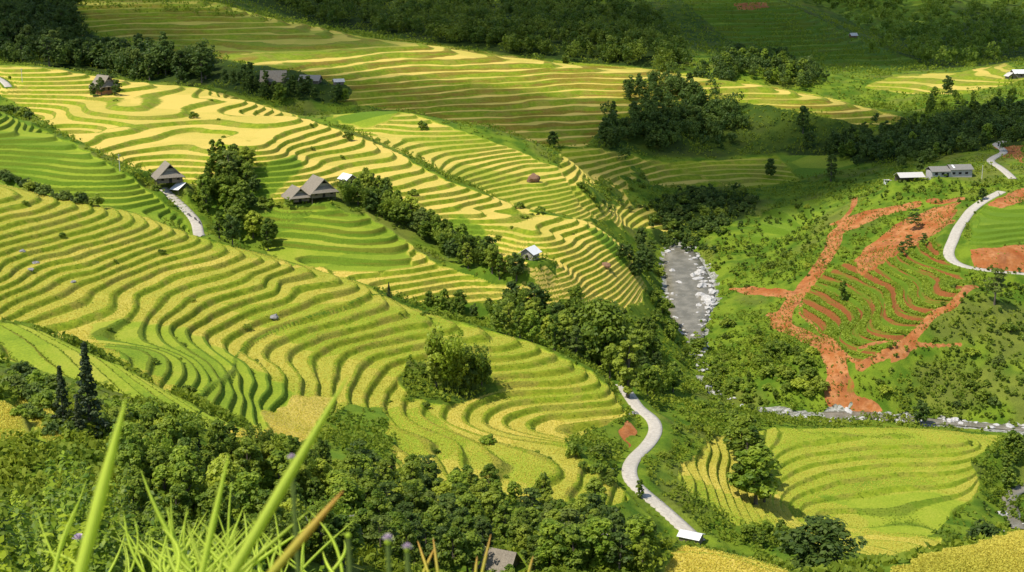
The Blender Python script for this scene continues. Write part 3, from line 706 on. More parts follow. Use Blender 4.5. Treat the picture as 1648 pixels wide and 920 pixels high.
for i in range(2): KIND['bush%d'%i]=(*make_tree('s','shrub',280+i,M['leaf_light']),3)
for i in range(2): KIND['thicket%d'%i]=(*make_tree('s','shrub',290+i,M['leaf_dark']),3)
KIND['banana0']=(*make_tree('n','banana',300,M['leaf_light']),3.5)
SPEC={'mixed':['round0','round1','round2','round3','tall0','tall1','dark0','light0'],'dark':['dark0','dark1','dark2','dark3','layer0'],'lush':['round0','round1','tall0','tall2','bamboo1','light1','dark1'],
 'bamboo':['bamboo0','bamboo1','bamboo1'],'light':['light0','light1','light2','round2'],'shrub':['shrub0','shrub1','shrub2','bush0'],'bush':['bush0','bush1','shrub0'],'thicket':['thicket0','thicket1','shrub1'],'conifer':['conifer0','conifer1'],
 'big':['big0','big1'],'bigdark':['bigdark0'],'layer':['layer0','layer1'],'banana':['banana0'],'round':['round1','round3'],'tall':['tall0','tall1'],'darkround':['dark1','dark3']}
NAMES={'bamboo':('bamboo_clump','bamboo'),'conifer':('conifer','conifer'),'shrub':('shrub','shrub'),'bush':('shrub','shrub'),'thicket':('shrub','shrub'),'banana':('banana_plant','banana plant')}
TREES=[]
def plant(spec,x,y,h,label,group=None,wide=1.0,sink=.15):
    k=rnd.choice(SPEC[spec]); tr,cr,nom=KIND[k]; nm,cat=NAMES['bamboo' if k.startswith('bamboo') else spec] if (spec in NAMES or k.startswith('bamboo')) else ('broadleaf_tree','tree')
    z=float(sample(H,x,y))-sink; s=h/nom; dd=project(x,y,z)[2]
    WAIT.append((h/dd,nm,cat,(x,y,z),rnd.uniform(0,6.28),(s*wide,s*wide,s),label,group,tr,cr)); TREES.append((x,y))
WAIT=[]
def quads(me):
    V=np.empty(len(me.vertices)*3,np.float32); me.vertices.foreach_get('co',V); n=len(me.polygons)
    F=np.empty(n*4,np.int32); me.loops.foreach_get('vertex_index',F); T=np.empty(n,np.float32); me.attributes['tint'].data.foreach_get('value',T)
    return V.reshape(-1,3)[F].reshape(n,4,3),T
def grow():
    """the 300 largest of each kind become objects, the rest one mass per kind"""
    for nm in sorted({w[1] for w in WAIT}):
        L=sorted((w for w in WAIT if w[1]==nm),key=lambda w:-w[0])
        for (_,_,cat,loc,rz,s,label,group,tr,cr) in L[:300]:
            e=empty(nm,loc,rz); e.scale=s; tag(e,label,cat,group)
            obj('stems' if nm=='shrub' else ('culms' if nm=='bamboo_clump' else 'trunk'),tr,None,e); obj('foliage' if nm=='shrub' else 'crown',cr,None,e)
        by={}
        for w in L[300:]:
            Q,T=quads(w[9]); keep=nrg.random(len(Q))<.5; Q=Q[keep]; T=T[keep]; c=Q.mean(1,keepdims=True); Q=c+(Q-c)*1.35
            a=w[4]; R_=np.array(((math.cos(a),math.sin(a),0),(-math.sin(a),math.cos(a),0),(0,0,1)),np.float32); Q=(Q*np.array(w[5],np.float32))@R_+np.array(w[3],np.float32)
            by.setdefault(w[9].materials[0].name,[]).append((Q.reshape(-1,3),T))
        if by:
            V=[];T=[];I=[];ms=list(by)
            for k,m_ in enumerate(ms):
                for q,t in by[m_]: V.append(q); T.append(t); I.append(np.full(len(t),k,np.int32))
            V=np.concatenate(V); me=np_mesh('mass',V,np.arange(len(V)).reshape(-1,4),np.concatenate(T))
            for m_ in ms: me.materials.append(bpy.data.materials[m_])
            me.polygons.foreach_set('material_index',np.concatenate(I)); me.update()
            o=obj('scrub' if nm=='shrub' else 'distant_trees',me)
            tag(o,'low scrub of the smallest bushes along the valley and its banks' if nm=='shrub' else 'smallest distant trees filling the shaded woods and gullies','scrub' if nm=='shrub' else 'wood',kind='stuff')
def one(spec,u,v,y0,y1,hpx,label,wide=1.0,group=None):
    x,y=hit(u,v,y0,y1,H); D=project(x,y,float(sample(H,x,y)))[2]
    return plant(spec,x,y,hpx*D/FPX,label,group,wide)
def inpoly(u,v,poly): return bool(inside(np.array([u]),np.array([v]),poly)[0])
ROADPTS=np.concatenate([np.c_[p[:,:2],np.full(len(p),w/2)] for p,w in ROADS])
def clear(x,y,r=2.2):
    d=np.hypot(ROADPTS[:,0]-x,ROADPTS[:,1]-y)-ROADPTS[:,2]
    if d.min()<r: return False
    for (hx,hy,hz) in HOUSES.values():
        if math.hypot(hx-x,hy-y)<(3.5 if hy<205 else 2.7 if hy<280 else 4.0) : return False
    return True
def cluster(spec,poly,y0,y1,n,h0,h1,label,group,space=2.5,wide=1.0):
    us=[p[0] for p in poly]; vs=[p[1] for p in poly]; pts=[]; tries=0
    while len(pts)<n and tries<n*30:
        tries+=1; u=rnd.uniform(min(us),max(us)); v=rnd.uniform(min(vs),max(vs))
        if not inpoly(u,v,poly): continue
        x,y=hit(u,v,y0,y1,H)
        if not clear(x,y): continue
        if any(math.hypot(x-a,y-b)<space for a,b in pts): continue
        pts.append((x,y))
    for x,y in pts: plant(spec if isinstance(spec,str) else rnd.choice(spec),x,y,rnd.uniform(h0,h1),label,group,wide*rnd.uniform(.85,1.2))
def rowof(spec,pts,y0,y1,n,h0,h1,label,group,jit=6):
    L=np.linspace(0,len(pts)-1,n)
    for t in L:
        i=min(int(t),len(pts)-2); f=t-i; u=pts[i][0]*(1-f)+pts[i+1][0]*f+rnd.uniform(-jit,jit); v=pts[i][1]*(1-f)+pts[i+1][1]*f+rnd.uniform(-jit,jit)*.6
        x,y=hit(u,v,y0,y1,H)
        if clear(x,y): plant(spec if isinstance(spec,str) else rnd.choice(spec),x,y,rnd.uniform(h0,h1),label,group,rnd.uniform(.9,1.15))
# ================================================================== setting
def make_terrain():
    nr,nc=H.shape; V=np.stack([XX,YY,H],-1).reshape(-1,3)
    i=np.arange(nr-1)[:,None]*nc+np.arange(nc-1)[None]; F=np.stack([i,i+1,i+1+nc,i+nc],-1).reshape(-1,4)
    me=np_mesh('terrain',V,F,None,True)
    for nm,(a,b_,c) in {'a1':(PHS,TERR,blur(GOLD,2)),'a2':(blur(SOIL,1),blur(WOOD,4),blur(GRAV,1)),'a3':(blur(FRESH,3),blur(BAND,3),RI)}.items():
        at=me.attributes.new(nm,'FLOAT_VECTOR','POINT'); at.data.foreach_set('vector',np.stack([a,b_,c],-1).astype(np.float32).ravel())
    o=obj('terrain',me,M['ground']); o['kind']='structure'
make_terrain()
def ribbon(name,p,w,m,dz=.05,crown=.06):
    V=[];F=[]; n=len(p)
    for i in range(n):
        d=p[min(i+1,n-1),:2]-p[max(i-1,0),:2]; d=d/max(np.linalg.norm(d),1e-6); nx,ny=-d[1],d[0]; wi=w[i] if hasattr(w,'__len__') else w
        for k,(t,zz) in enumerate(((-.5,-.35),(-.5,0),(-.25,crown*.7),(0,crown),(.25,crown*.7),(.5,0),(.5,-.35))): V.append((p[i,0]+nx*wi*t,p[i,1]+ny*wi*t,p[i,2]+dz+zz))
        if i:
            for k in range(6): a=(i-1)*7+k; F.append((a,a+7,a+8,a+1))
    o=obj(name,np_mesh(name,V,F,None,False),m); o['kind']='structure'; return o
for p,w in ROADS: ribbon('road',p,w,M['concrete'])
nS=len(S_far)
for p in (S_far[:int(nS*.43)],S_far[int(nS*.72):],S_near): ribbon('stream',p[:,:3],p[:,3]*2+1.0,M['water'],-.05,0.0)
# ================================================================== buildings
def gable_roof(bm,L,W,z0,hr,over,t=.16,ridge_in=0.0):
    """ridge along x"""
    l=L/2+over; w=W/2+over; zz=z0-over*hr/(W/2); r=L/2+over-ridge_in
    slab(bm,[(-l,-w,zz),(l,-w,zz),(r,0,z0+hr),(-r,0,z0+hr)],t)
    slab(bm,[(l,w,zz),(-l,w,zz),(-r,0,z0+hr),(r,0,z0+hr)],t)
def stilt_house(key,name,label,L,W,rz,roof_h=4.2,wall=2.3,stilt=1.6,cat='house',low=None,both=True,sink=.2):
    """thatched house: long roof, small open gable and a skirt roof below it at either end"""
    x,y,z=HOUSES[key]; e=empty(name,(x,y,z-sink),rz); tag(e,label,cat)
    bm=bmesh.new(); box(bm,-L/2,L/2,-W/2,W/2,stilt,stilt+wall); 
    w_=bm_obj('wall',bm,M['wood'],e)
    z0=stilt+wall
    bm=bmesh.new(); gable_roof(bm,L,W,z0+.05,roof_h,1.0,.22)
    r=bm_obj('roof',bm,M['thatch'],e)
    for sx in (1,-1):
        xe=sx*(L/2+.1); bm=bmesh.new(); zt=z0+roof_h*.40; wt=W/2*.60
        pts=[(sx*(L/2+1.7),-W/2-.7,z0-.35),(sx*(L/2+1.7),W/2+.7,z0-.35),(xe,wt,zt),(xe,-wt,zt)]
        slab(bm,pts if sx>0 else pts[::-1],.2); bm_obj('skirt_roof',bm,M['thatch'],e)
        bm=bmesh.new(); wb=wt*.62; a=[(xe-sx*.42,-wt*1.0,zt-.05),(xe-sx*.42,wt*1.0,zt-.05),(xe-sx*.42,wb,zt+roof_h*.2),(xe-sx*.42,-wb,zt+roof_h*.2)]; slab(bm,a if sx>0 else a[::-1],.06); bm_obj('gable_board',bm,M['planks'],e)
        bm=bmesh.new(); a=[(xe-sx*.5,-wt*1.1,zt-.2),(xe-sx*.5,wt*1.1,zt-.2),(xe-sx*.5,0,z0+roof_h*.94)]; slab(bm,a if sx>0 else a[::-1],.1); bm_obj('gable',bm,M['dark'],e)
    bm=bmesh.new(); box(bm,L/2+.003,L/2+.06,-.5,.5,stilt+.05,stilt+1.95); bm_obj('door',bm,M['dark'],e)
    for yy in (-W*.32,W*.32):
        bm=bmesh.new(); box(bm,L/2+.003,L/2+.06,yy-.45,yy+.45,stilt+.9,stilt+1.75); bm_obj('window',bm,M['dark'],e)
    for px in (-L/2+.2,0,L/2-.2):
        for py in (-W/2+.2,W/2-.2):
            bm=bmesh.new(); tube(bm,[(px,py,-1.0),(px,py,stilt)],[.13,.12],6); bm_obj('post',bm,M['bark'],e)
    if low:
        bm=bmesh.new(); box(bm,-L/2+.5,L/2-.3,-W/2+.5,W/2-.5,-.8,stilt-.01); bm_obj('lower_wall',bm,M[low],e)
    return e
def plain_hut(key,name,label,L,W,rz,roof,wallm,roof_h=1.5,wall=2.4,over=.5,cat='hut',door=True,open_=False,sink=.25):
    x,y,z=HOUSES[key]; e=empty(name,(x,y,z-sink),rz); tag(e,label,cat)
    if open_:
        for px in (-L/2,0,L/2):
            for py in (-W/2,W/2):
                bm=bmesh.new(); tube(bm,[(px,py,-.6),(px,py,wall)],[.1,.09],6); bm_obj('post',bm,M['bark'],e)
        bm=bmesh.new(); box(bm,-L/2,L/2,W/2-.12,W/2-.02,-.3,wall*.9); bm_obj('back_wall',bm,wallm,e)
    else:
        bm=bmesh.new(); box(bm,-L/2,L/2,-W/2,W/2,-.8,wall)
        for sx in(-1,1):
            a=[bm.verts.new(q) for q in ((sx*L/2,-W/2,wall+.002),(sx*L/2,W/2,wall+.002),(sx*L/2,0,wall+roof_h-.05))]; bm.faces.new(a if sx>0 else a[::-1])
        bm_obj('wall',bm,wallm,e)
        if door:
            bm=bmesh.new(); box(bm,L/2+.003,L/2+.06,-.45,.45,0.05,1.9); bm_obj('door',bm,M['dark'],e)
            bm=bmesh.new(); box(bm,-.5,.5,-W/2-.06,-W/2-.003,1.0,1.8); bm_obj('window',bm,M['dark'],e)
    bm=bmesh.new(); gable_roof(bm,L,W,wall+.06,roof_h,over,.1); bm_obj('roof',bm,roof,e)
    return e
R=math.radians
stilt_house('h1','thatched_house','grey thatched house with dark open gable at the top of the left concrete road',7.6,8.4,R(-66),4.3,2.4,2.4)
stilt_house('h2a','thatched_house','larger grey thatched house with a tall ridge behind the green knoll',9.5,9.0,R(-62),4.4,2.2,1.7)
stilt_house('h2b','thatched_house','low grey thatched house joined to the left of the taller one',7.0,6.6,R(-62),3.0,1.9,1.1)
stilt_house('h3','thatched_house','grey thatched house with an orange lower wall among trees on the golden ridge',7.4,8.0,R(-40),4.6,2.2,2.0,low='ochre')
stilt_house('h4','thatched_house','pale thatched roof of a house among dark trees below the far terraces',11.5,8.5,R(4),4.4,2.2,1.2)
plain_hut('h4b','far_house','dark low roofed house right of the pale thatched roof under the far terraces',10,6,R(-10),M['slate'],M['wood'],2.2,2.2,.8,'house')
plain_hut('h4c','far_hut','tiny grey hut on red ground at the right end of the far hamlet',5,4,R(20),M['tin'],M['wood'],1.2,2.2,.5)
plain_hut('shed','white_roofed_shed','small shed with a white roof half hidden behind the trees right of the thatched houses',5.0,4.2,R(-50),M['white'],M['wood'],1.5,2.6,.6,'shed')
plain_hut('hut','plank_hut','pale plank hut with a bright white gable roof alone in the golden rice',4.6,4.4,R(-118),M['white'],M['planks'],1.5,2.7,.75)
plain_hut('h9','white_roofed_house','house with a bright white roof at the right edge beside the yellow rice',9,7,R(5),M['white'],M['wood'],1.9,3.0,.6,'house')
plain_hut('h9b','small_hut','small grey gabled hut in front of the white roofed house at the far right edge',4.5,5,R(-80),M['tin'],M['wood'],1.8,2.2,.8)
plain_hut('h10','field_hut','tiny brown hut on the ridge of the dark green hill at the top',5,4,R(15),M['tin'],M['hay'],1.6,2.0,.7)
plain_hut('r1','village_house','grey roofed house at the bottom left behind the leaning grass blade',4.6,3.8,R(35),M['slate'],M['wood'],1.6,2.2,.5,'house',sink=.3)
plain_hut('r2','village_house','grey roofed house between the bottom wood and the house behind the grass blade',4.6,3.8,R(30),M['slate'],M['wood'],1.6,2.2,.5,'house',sink=.3)
plain_hut('r3','village_house','thatched grey roof in the middle of the bottom edge among the trees',4.2,3.8,R(-25),M['thatch'],M['wood'],2.0,2.2,.5,'house',sink=1.5)
plain_hut('r4','village_house','pale grey roof peeping out of the wood left of the lower road',5.2,4.6,R(-35),M['slate'],M['wood'],2.2,2.4,.6,'house')
plain_hut('r5','village_house','small brown grey roof nearly lost in the wood above the pale grey one',6,5,R(-30),M['thatch'],M['wood'],2.0,2.2,.6,'house')
plain_hut('white','roadside_shed','low shed with a white sheet roof at the near end of the lower road',4.6,3.4,R(-28),M['white'],M['wood'],.7,1.7,.4,'shed',door=False)
# tarpaulin shelter below the first house
x,y,z=HOUSES['tarp']; e=empty('tarpaulin_shelter',(x,y,z-.1),R(-35)); tag(e,'bright white tarpaulin shelter in front of the thatched house by the road','shelter')
bm=bmesh.new(); slab(bm,[(-2.3,-2.0,1.0),(2.3,-2.0,1.2),(2.2,1.9,3.3),(-2.2,1.9,3.1)],.04); bm_obj('sheet',bm,M['white'],e)
for px,py,hh in ((-2.1,-1.8,1.05),(2.1,-1.8,1.2),(2.0,1.7,3.1),(-2.0,1.7,2.9)):
    bm=bmesh.new(); tube(bm,[(px,py,-.6),(px,py,hh)],[.06,.05],6); bm_obj('pole',bm,M['bark'],e)
# long block house
x,y,z=HOUSES['block']; e=empty('block_house',(x,y,z-.2),R(9)); tag(e,'long grey cement block house with a stepped grey roof above the red slope','house')
for x0,x1,hh in ((-9.2,-1.0,2.9),(-1.0,9.2,3.5)):
    bm=bmesh.new(); box(bm,x0+(.01 if x0>-2 else 0),x1,-3,3,-1,hh); bm_obj('wall',bm,M['block'],e)
    bm=bmesh.new(); l0,l1=x0-(.5 if x0<-2 else -.02),x1+(.5 if x1>0 else -.02)
    slab(bm,[(l0,-3.7,hh-.1),(l1,-3.7,hh-.1),(l1,0,hh+1.7),(l0,0,hh+1.7)],.1); slab(bm,[(l1,3.7,hh-.1),(l0,3.7,hh-.1),(l0,0,hh+1.7),(l1,0,hh+1.7)],.1)
    r_=bm_obj('roof',bm,M['slate'],e)
    if x0>-2:
        bm=bmesh.new(); slab(bm,[(.6,-2.6,hh+.57),(1.5,-2.6,hh+.57),(1.3,-.4,hh+1.64),(.5,-.4,hh+1.64)],.04); bm_obj('pale_patch',bm,M['white'],r_)
for wx in (-7.2,-4.2,.8,3.6,6.6):
    bm=bmesh.new(); box(bm,wx-.65,wx+.65,-3.06,-3.003,1.3,2.3); f=bm_obj('window',bm,M['dark'],e)
    bm=bmesh.new(); box(bm,wx-.75,wx+.75,-3.16,-3.063,1.12,1.24); bm_obj('sill',bm,M['block'],f)
bm=bmesh.new(); box(bm,-2.6,-1.5,-3.06,-3.003,-.2,2.1); bm_obj('door',bm,M['dark'],e)
plain_hut('lean','open_shed','open wooden shed with a pale sheet roof left of the long block house',10.5,6,R(9),M['tin'],M['wood'],1.4,2.6,.6,'shed',open_=True)
x,y,z=HOUSES['box']; e=empty('outhouse',(x,y,z-.2),R(12)); tag(e,'tiny white outhouse left of the open wooden shed','outhouse')
bm=bmesh.new(); box(bm,-1.2,1.2,-1.1,1.1,-.5,2.1); bm_obj('wall',bm,M['white'],e); bm=bmesh.new(); box(bm,-1.45,1.45,-1.35,1.35,2.103,2.25); bm_obj('roof',bm,M['tin'],e); bm=bmesh.new(); box(bm,-.4,.4,-1.16,-1.103,.1,1.7); bm_obj('door',bm,M['dark'],e)
# haystack
def lump(name,x,y,z,r,hh,m,seed,label=None,cat=None,group=None,sub=3,rough=.35):
    bm=bmesh.new(); bmesh.ops.create_icosphere(bm,subdivisions=sub,radius=1)
    for v in bm.verts:
        n=v.co.normalized(); d=1+rough*mnoise.noise(n*1.3+Vector((seed*7.1,seed*3.3,0)))+rough*.4*mnoise.noise(n*3.5+Vector((seed,0,seed)))
        v.co=Vector((n.x*r[0]*d,n.y*r[1]*d,n.z*hh*d))
    o=bm_obj(name,bm,m,None,False); o.location=(x,y,z); o.rotation_euler=(0,0,seed*1.7%6.28)
    if label: tag(o,label,cat,group)
    return o
x,y,z=HOUSES['stack']; lump('haystack',x,y,z+1.2,(3.0,2.6),2.4,M['hay'],3.3,'brown rounded haystack on the terraces of the middle spur','haystack')
x,y=hit(975,430,455,510,H); lump('haystack',x,y,float(sample(H,x,y))+.3,(2.0,1.3),1.0,M['hay'],5.1,'low reddish brown stack lying in the golden rice right of the plank hut','haystack')
# boulders
for k,(u,v,y0,y1,r,lab) in enumerate([(36,405,330,420,1.1,'grey boulder on the left of the near terraces, highest of the three'),(58,424,330,420,1.2,'grey boulder between two others on the left of the near terraces'),(50,436,320,420,1.0,'brownish boulder lowest of the three on the left of the near terraces'),
    (118,455,310,400,.9,'small grey rock at the end of a gully terrace on the left'),(440,514,330,430,1.6,'long grey rock lying on the grassy bank in the middle of the near terraces'),(1625,688,410,440,2.0,'pale boulder in the near stream at the right edge'),(1020,668,340,400,1.6,'dark brown boulder on the bank above the road bend')]):
    x,y=hit(u,v,y0,y1,H); lump('boulder',x,y,float(sample(H,x,y))+.15,(r*.9,r*.7),r*.5,M['rock_dark'] if k!=5 else M['rock'],k+1.5,lab,'boulder',None,2,.5)
bmeshes=[lump('boulder',0,-50,0,(1.25,1),.75,M['rock'],k+21,None,None,None,2,.55) for k in range(6)]
for b_ in bmeshes: col.objects.unlink(b_)
def boulders(S_,n,label,group,t0=0,t1=1,r0=.5,r1=1.8,side=1.0,only=None):
    L=len(S_)
    for _ in range(n):
        i=int(rnd.uniform(t0,t1)*(L-2)); p=S_[i]; d=S_[i+1,:2]-S_[i,:2]; d/=max(np.linalg.norm(d),1e-6); s_=rnd.choice((-1,1)) if only is None else only
        o_=s_*(p[3]*rnd.uniform(.35,1.0)+rnd.uniform(-1.0,2.2)*side); x=p[0]-d[1]*o_; y=p[1]+d[0]*o_; r=rnd.uniform(r0,r1)*rnd.uniform(.2,.75)
        b_=bpy.data.objects.new('boulder',rnd.choice(bmeshes).data); col.objects.link(b_); b_.location=(x,y,max(float(sample(H,x,y)),p[2]-.3)+r*.15); b_.scale=(r*rnd.uniform(.8,1.5),r,r*rnd.uniform(.7,1.1)); b_.rotation_euler=(rnd.uniform(-.3,.3),rnd.uniform(-.3,.3),rnd.uniform(0,6.28)); tag(b_,label,'boulder',group)
boulders(S_far,42,'pale boulder on the right bank of the wide pool in the valley stream','boulders right of the pool',.05,.36,1.2,3.2,1.0,1)
boulders(S_far,50,'pale boulder along the banks of the stream that comes down the valley','boulders of the valley stream',0,.42,.5,2.0)
boulders(S_far,60,'pale boulder in the bushy narrow bed between the two stretches of open stream','boulders of the narrow stream bed',.42,.72,.5,1.7)
boulders(S_far,110,'pale boulder in the rocky stream bed behind the valley rice fields','boulders behind the valley fields',.72,1,.4,1.7)
boulders(S_near,30,'pale boulder in the stony bed at the right edge below the valley fields','boulders at the right edge',0,1,.4,1.6)
# utility poles and kilometre stone, motorbikes
def pole(u,v,y0,y1,hh,label):
    x,y=hit(u,v,y0,y1,H); z=float(sample(H,x,y)); e=empty('utility_pole',(x,y,z),rnd.uniform(0,3)); tag(e,label,'pole')
    bm=bmesh.new(); tube(bm,[(0,0,-.6),(0,0,hh)],[.13,.09],8); bm_obj('shaft',bm,M['tin'],e)
    bm=bmesh.new(); box(bm,-.7,.7,-.05,.05,hh-.6,hh-.48); bm_obj('crossarm',bm,M['metal'],e)
    for q in(-.6,.6):
        bm=bmesh.new(); tube(bm,[(q,0,hh-.48),(q,0,hh-.3)],[.05,.04],6); bm_obj('insulator',bm,M['white'],e)
pole(193,276,490,560,6.0,'thin pale pole in the golden rice left of the first thatched house'); pole(36,133,620,720,6.5,'thin dark pole beside the road at the upper left edge'); pole(1580,288,600,660,6,'thin pole in the grass right of the long block house')
x,y=hit(986,755,300,345,H); e=empty('kilometre_stone',(x,y,float(sample(H,x,y))),.4); tag(e,'small white kilometre stone beside the bend of the lower road','marker stone')
bm=bmesh.new(); box(bm,-.22,.22,-.12,.12,-.3,.5); tube(bm,[(0,-.12,.5),(0,.12,.5)],[.22,.22],12); bm_obj('stone',bm,M['white'],e)
def motorbike(x,y,z,rz,label,rider=None,group=None):
    e=empty('motorbike',(x,y,z),rz); tag(e,label,'motorbike',group)
    for wx in(-.62,.62):
        bm=bmesh.new(); T=bmesh.ops.create_circle; ring=[]
        for a in range(14):
            A_=2*math.pi*a/14; ring.append([bm.verts.new((wx+math.cos(A_)*r_,yy,.3+math.sin(A_)*r_)) for r_,yy in ((.30,-.04),(.30,.04),(.22,.04),(.22,-.04))])
        for a in range(14):
            p,q=ring[a],ring[(a+1)%14]
            for k in range(4): bm.faces.new((p[k],p[(k+1)%4],q[(k+1)%4],q[k]))
        w_=bm_obj('wheel',bm,M['rubber'],e); bm=bmesh.new(); tube(bm,[(wx,-.05,.3),(wx,.05,.3)],[.1,.1],8); box(bm,wx-.21,wx+.21,-.01,.01,.285,.315); box(bm,wx-.015,wx+.015,-.01,.01,.09,.51); bm_obj('rim',bm,M['metal'],w_)
    bm=bmesh.new(); tube(bm,[(.62,0,.3),(.42,0,.85),(.35,0,1.0)],[.04,.05,.04],6); tube(bm,[(-.62,0,.3),(-.1,0,.35),(.15,0,.45),(.42,0,.8)],[.04,.14,.13,.06],6); bm_obj('frame',bm,M['metal'],e)
    bm=bmesh.new(); tube(bm,[(-.75,0,.78),(-.3,0,.74),(.1,0,.7)],[.08,.13,.1],8); bm_obj('seat',bm,M['rubber'],e)
    bm=bmesh.new(); tube(bm,[(.3,-.32,1.02),(.37,0,1.0),(.3,.32,1.02)],[.025,.03,.025],6); bm_obj('handlebar',bm,M['metal'],e)
    bm=bmesh.new(); tube(bm,[(.42,0,.9),(.55,0,.9)],[.06,.09],10); bm_obj('headlight',bm,M['white'],e)
    if rider:
        me=bpy.data.meshes.new('person'); V=[(-.2,0,.82),(-.16,0,1.1),(-.12,0,1.32),(-.1,0,1.42),(-.08,0,1.56),(-.12,-.19,1.3),(.06,-.27,1.12),(.28,-.28,1.05),(-.12,.19,1.3),(.06,.27,1.12),(.28,.28,1.05),(.14,-.15,.8),(.05,-.17,.45),(.18,-.17,.38),(.14,.15,.8),(.05,.17,.45),(.18,.17,.38)]
        E_=[(0,1),(1,2),(2,3),(3,4),(2,5),(5,6),(6,7),(2,8),(8,9),(9,10),(0,11),(11,12),(12,13),(0,14),(14,15),(15,16)]
        me.from_pydata(V,E_,[]); o=obj('person',me,M['cloth']); o.location=(x,y,z); o.rotation_euler=(0,0,rz)
        o.modifiers.new('skin','SKIN'); o.modifiers.new('sub','SUBSURF').levels=1
        rad=[.15,.16,.17,.06,.1,.07,.05,.04,.07,.05,.04,.09,.06,.05,.09,.06,.05]
        for i,r_ in enumerate(rad): me.skin_vertices[0].data[i].radius=(r_,r_)
        me.skin_vertices[0].data[0].use_root=True
        tag(o,rider,'person')
        bm=bmesh.new(); bmesh.ops.create_uvsphere(bm,u_segments=12,v_segments=8,radius=.155); h_=bm_obj('helmet',bm,M['white'],o,True); h_.location=(-.07,0,1.62)
def on_road(Rp,t): 
    i=int(t*(len(Rp)-2)); d=Rp[i+1]-Rp[i]; return Rp[i],math.atan2(d[1],d[0]),np.array((-d[1],d[0]))/max(np.hypot(d[0],d[1]),1e-6)
for t,off,lab in ((.30,-1.0,'dark motorbike parked highest on the left concrete road below the thatched house'),(.36,.2,'dark motorbike standing in the middle of three on the left concrete road'),(.42,1.0,'dark motorbike lowest of three on the left concrete road')):
    p,a,n_=on_road(R_left,t); motorbike(p[0]+n_[0]*off,p[1]+n_[1]*off,p[2]+.11,a+.3,lab)
p,a,n_=on_road(R_far,.9); motorbike(p[0],p[1],p[2]+.11,a,'motorbike carrying a rider on the far winding road at the right','person in dark clothes and a white helmet riding a motorbike on the far road')
# ================================================================== trees
cluster('lush',[(318,300),(345,262),(395,262),(415,300),(405,340),(440,405),(400,400),(352,398),(335,350)],440,530,44,7,10.5,'leafy tree in the dense grove between the left concrete road and the green knoll','grove beside the left road',2.4)
one('layer',372,300,470,540,62,'tall feathery dark tree topping the grove right of the first thatched house')
one('banana',385,285,480,540,26,'pale green banana plant at the top of the roadside grove')
one('layer',620,322,490,530,36,'dark feathery tree rising to the right of the white roofed shed',1.1); one('round',590,318,490,540,50,'tall dark tree half hiding the shed with a white roof')
cluster('lush',[(535,325),(600,310),(650,345),(720,385),(800,432),(838,452),(800,458),(730,425),(660,375),(580,340)],440,540,60,6.5,10.5,'leafy tree in the long row running from the thatched houses down to the plank hut','row of trees above the plank hut',2.4)
cluster('shrub',[(415,325),(455,318),(470,330),(440,338),(410,338)],470,525,6,2,3.2,'low bush on the bank left of the joined thatched houses','bushes left of the joined houses',2)
cluster('lush',[(640,492),(700,496),(790,500),(830,508),(820,530),(760,520),(700,505)],415,460,14,4.5,8,'small tree just behind the crest of the near terraces, below the yellow tongue of rice','trees behind the crest',2.2)
one('conifer',626,478,420,460,26,'small dark conifer at the left end of the trees behind the crest')
one('darkround',825,508,425,465,58,'tall dark tree standing left in the big wood right of the near terraces')
cluster(['lush','mixed','mixed'],[(790,530),(850,505),(930,508),(1010,540),(1050,570),(1085,630),(1050,655),(1010,640),(960,600),(880,570)],400,480,80,7,12.5,'tree in the big bright wood between the near terraces and the valley stream','big wood by the stream',2.6)
one('big',966,590,425,470,118,'widest round crowned tree in the big wood between terraces and stream'); one('tall',1010,655,385,425,110,'tall slim tree leaning over the top of the lower road'); one('bamboo',1000,600,420,460,70,'feathery bamboo in the middle of the big wood by the stream')
for k,(u,v,hp,sp) in enumerate([(702,625,104,'tall'),(733,632,84,'bamboo'),(765,630,86,'bamboo'),(720,628,116,'bamboo'),(750,630,76,'darkround'),(775,628,60,'round')]):
    one(sp,u,v,320,400,hp,'tree of the dense dark clump standing alone on the near terraces',.85,'clump on the near terraces')
cluster('shrub',[(640,605),(680,600),(690,632),(650,630)],320,400,9,1.2,2.2,'low bush on the grass left of the dark clump on the near terraces','bushes by the clump',1.5)
one('bush',785,712,290,345,20,'round bright bush in the golden terraces below the dark clump'); one('thicket',925,738,300,350,34,'dark narrow bush above the bend of the lower road',.6); one('shrub',965,735,300,350,30,'wide bush right of the dark narrow bush above the road bend')
cluster('shrub',[(930,745),(990,765),(1000,785),(985,790),(950,765)],290,340,6,1.5,3,'bush on the bank just left of the lower road','bushes left of the lower road',2)
one('tall',1030,802,300,330,36,'small dark tree at the narrowest point of the lower road')
cluster(['mixed','lush','round','dark','layer','light'],[(560,790),(640,770),(720,790),(800,800),(880,815),(950,822),(1010,850),(1030,890),(1060,930),(560,930)],178,300,125,5,8.5,'broad leafy tree in the wood along the bottom of the picture','wood along the bottom',3.0)
one('round',822,960,165,200,58,'leafy tree hiding the right side of the roof at the bottom edge'); one('shrub',788,955,165,200,42,'shrub in front of the roof at the bottom edge')
one('layer',578,778,205,300,80,'thin layered tree with open branches at the left end of the bottom wood'); one('light',560,905,160,215,60,'bright green tree between the two grey roofs at the bottom')
cluster(['round','light','light','tall','bamboo'],[(250,700),(340,730),(470,760),(560,790),(560,930),(200,930),(180,760)],90,240,74,5,8.5,'tree on the steep bushy slope at the lower left','trees of the lower left slope',3)
cluster(['shrub','thicket','bush'],[(0,580),(60,595),(110,640),(200,660),(300,690),(250,740),(60,700),(0,640)],120,235,34,2,3.6,'shrub on the brow at the left below the olive terraces','shrubs on the left brow',2.2)
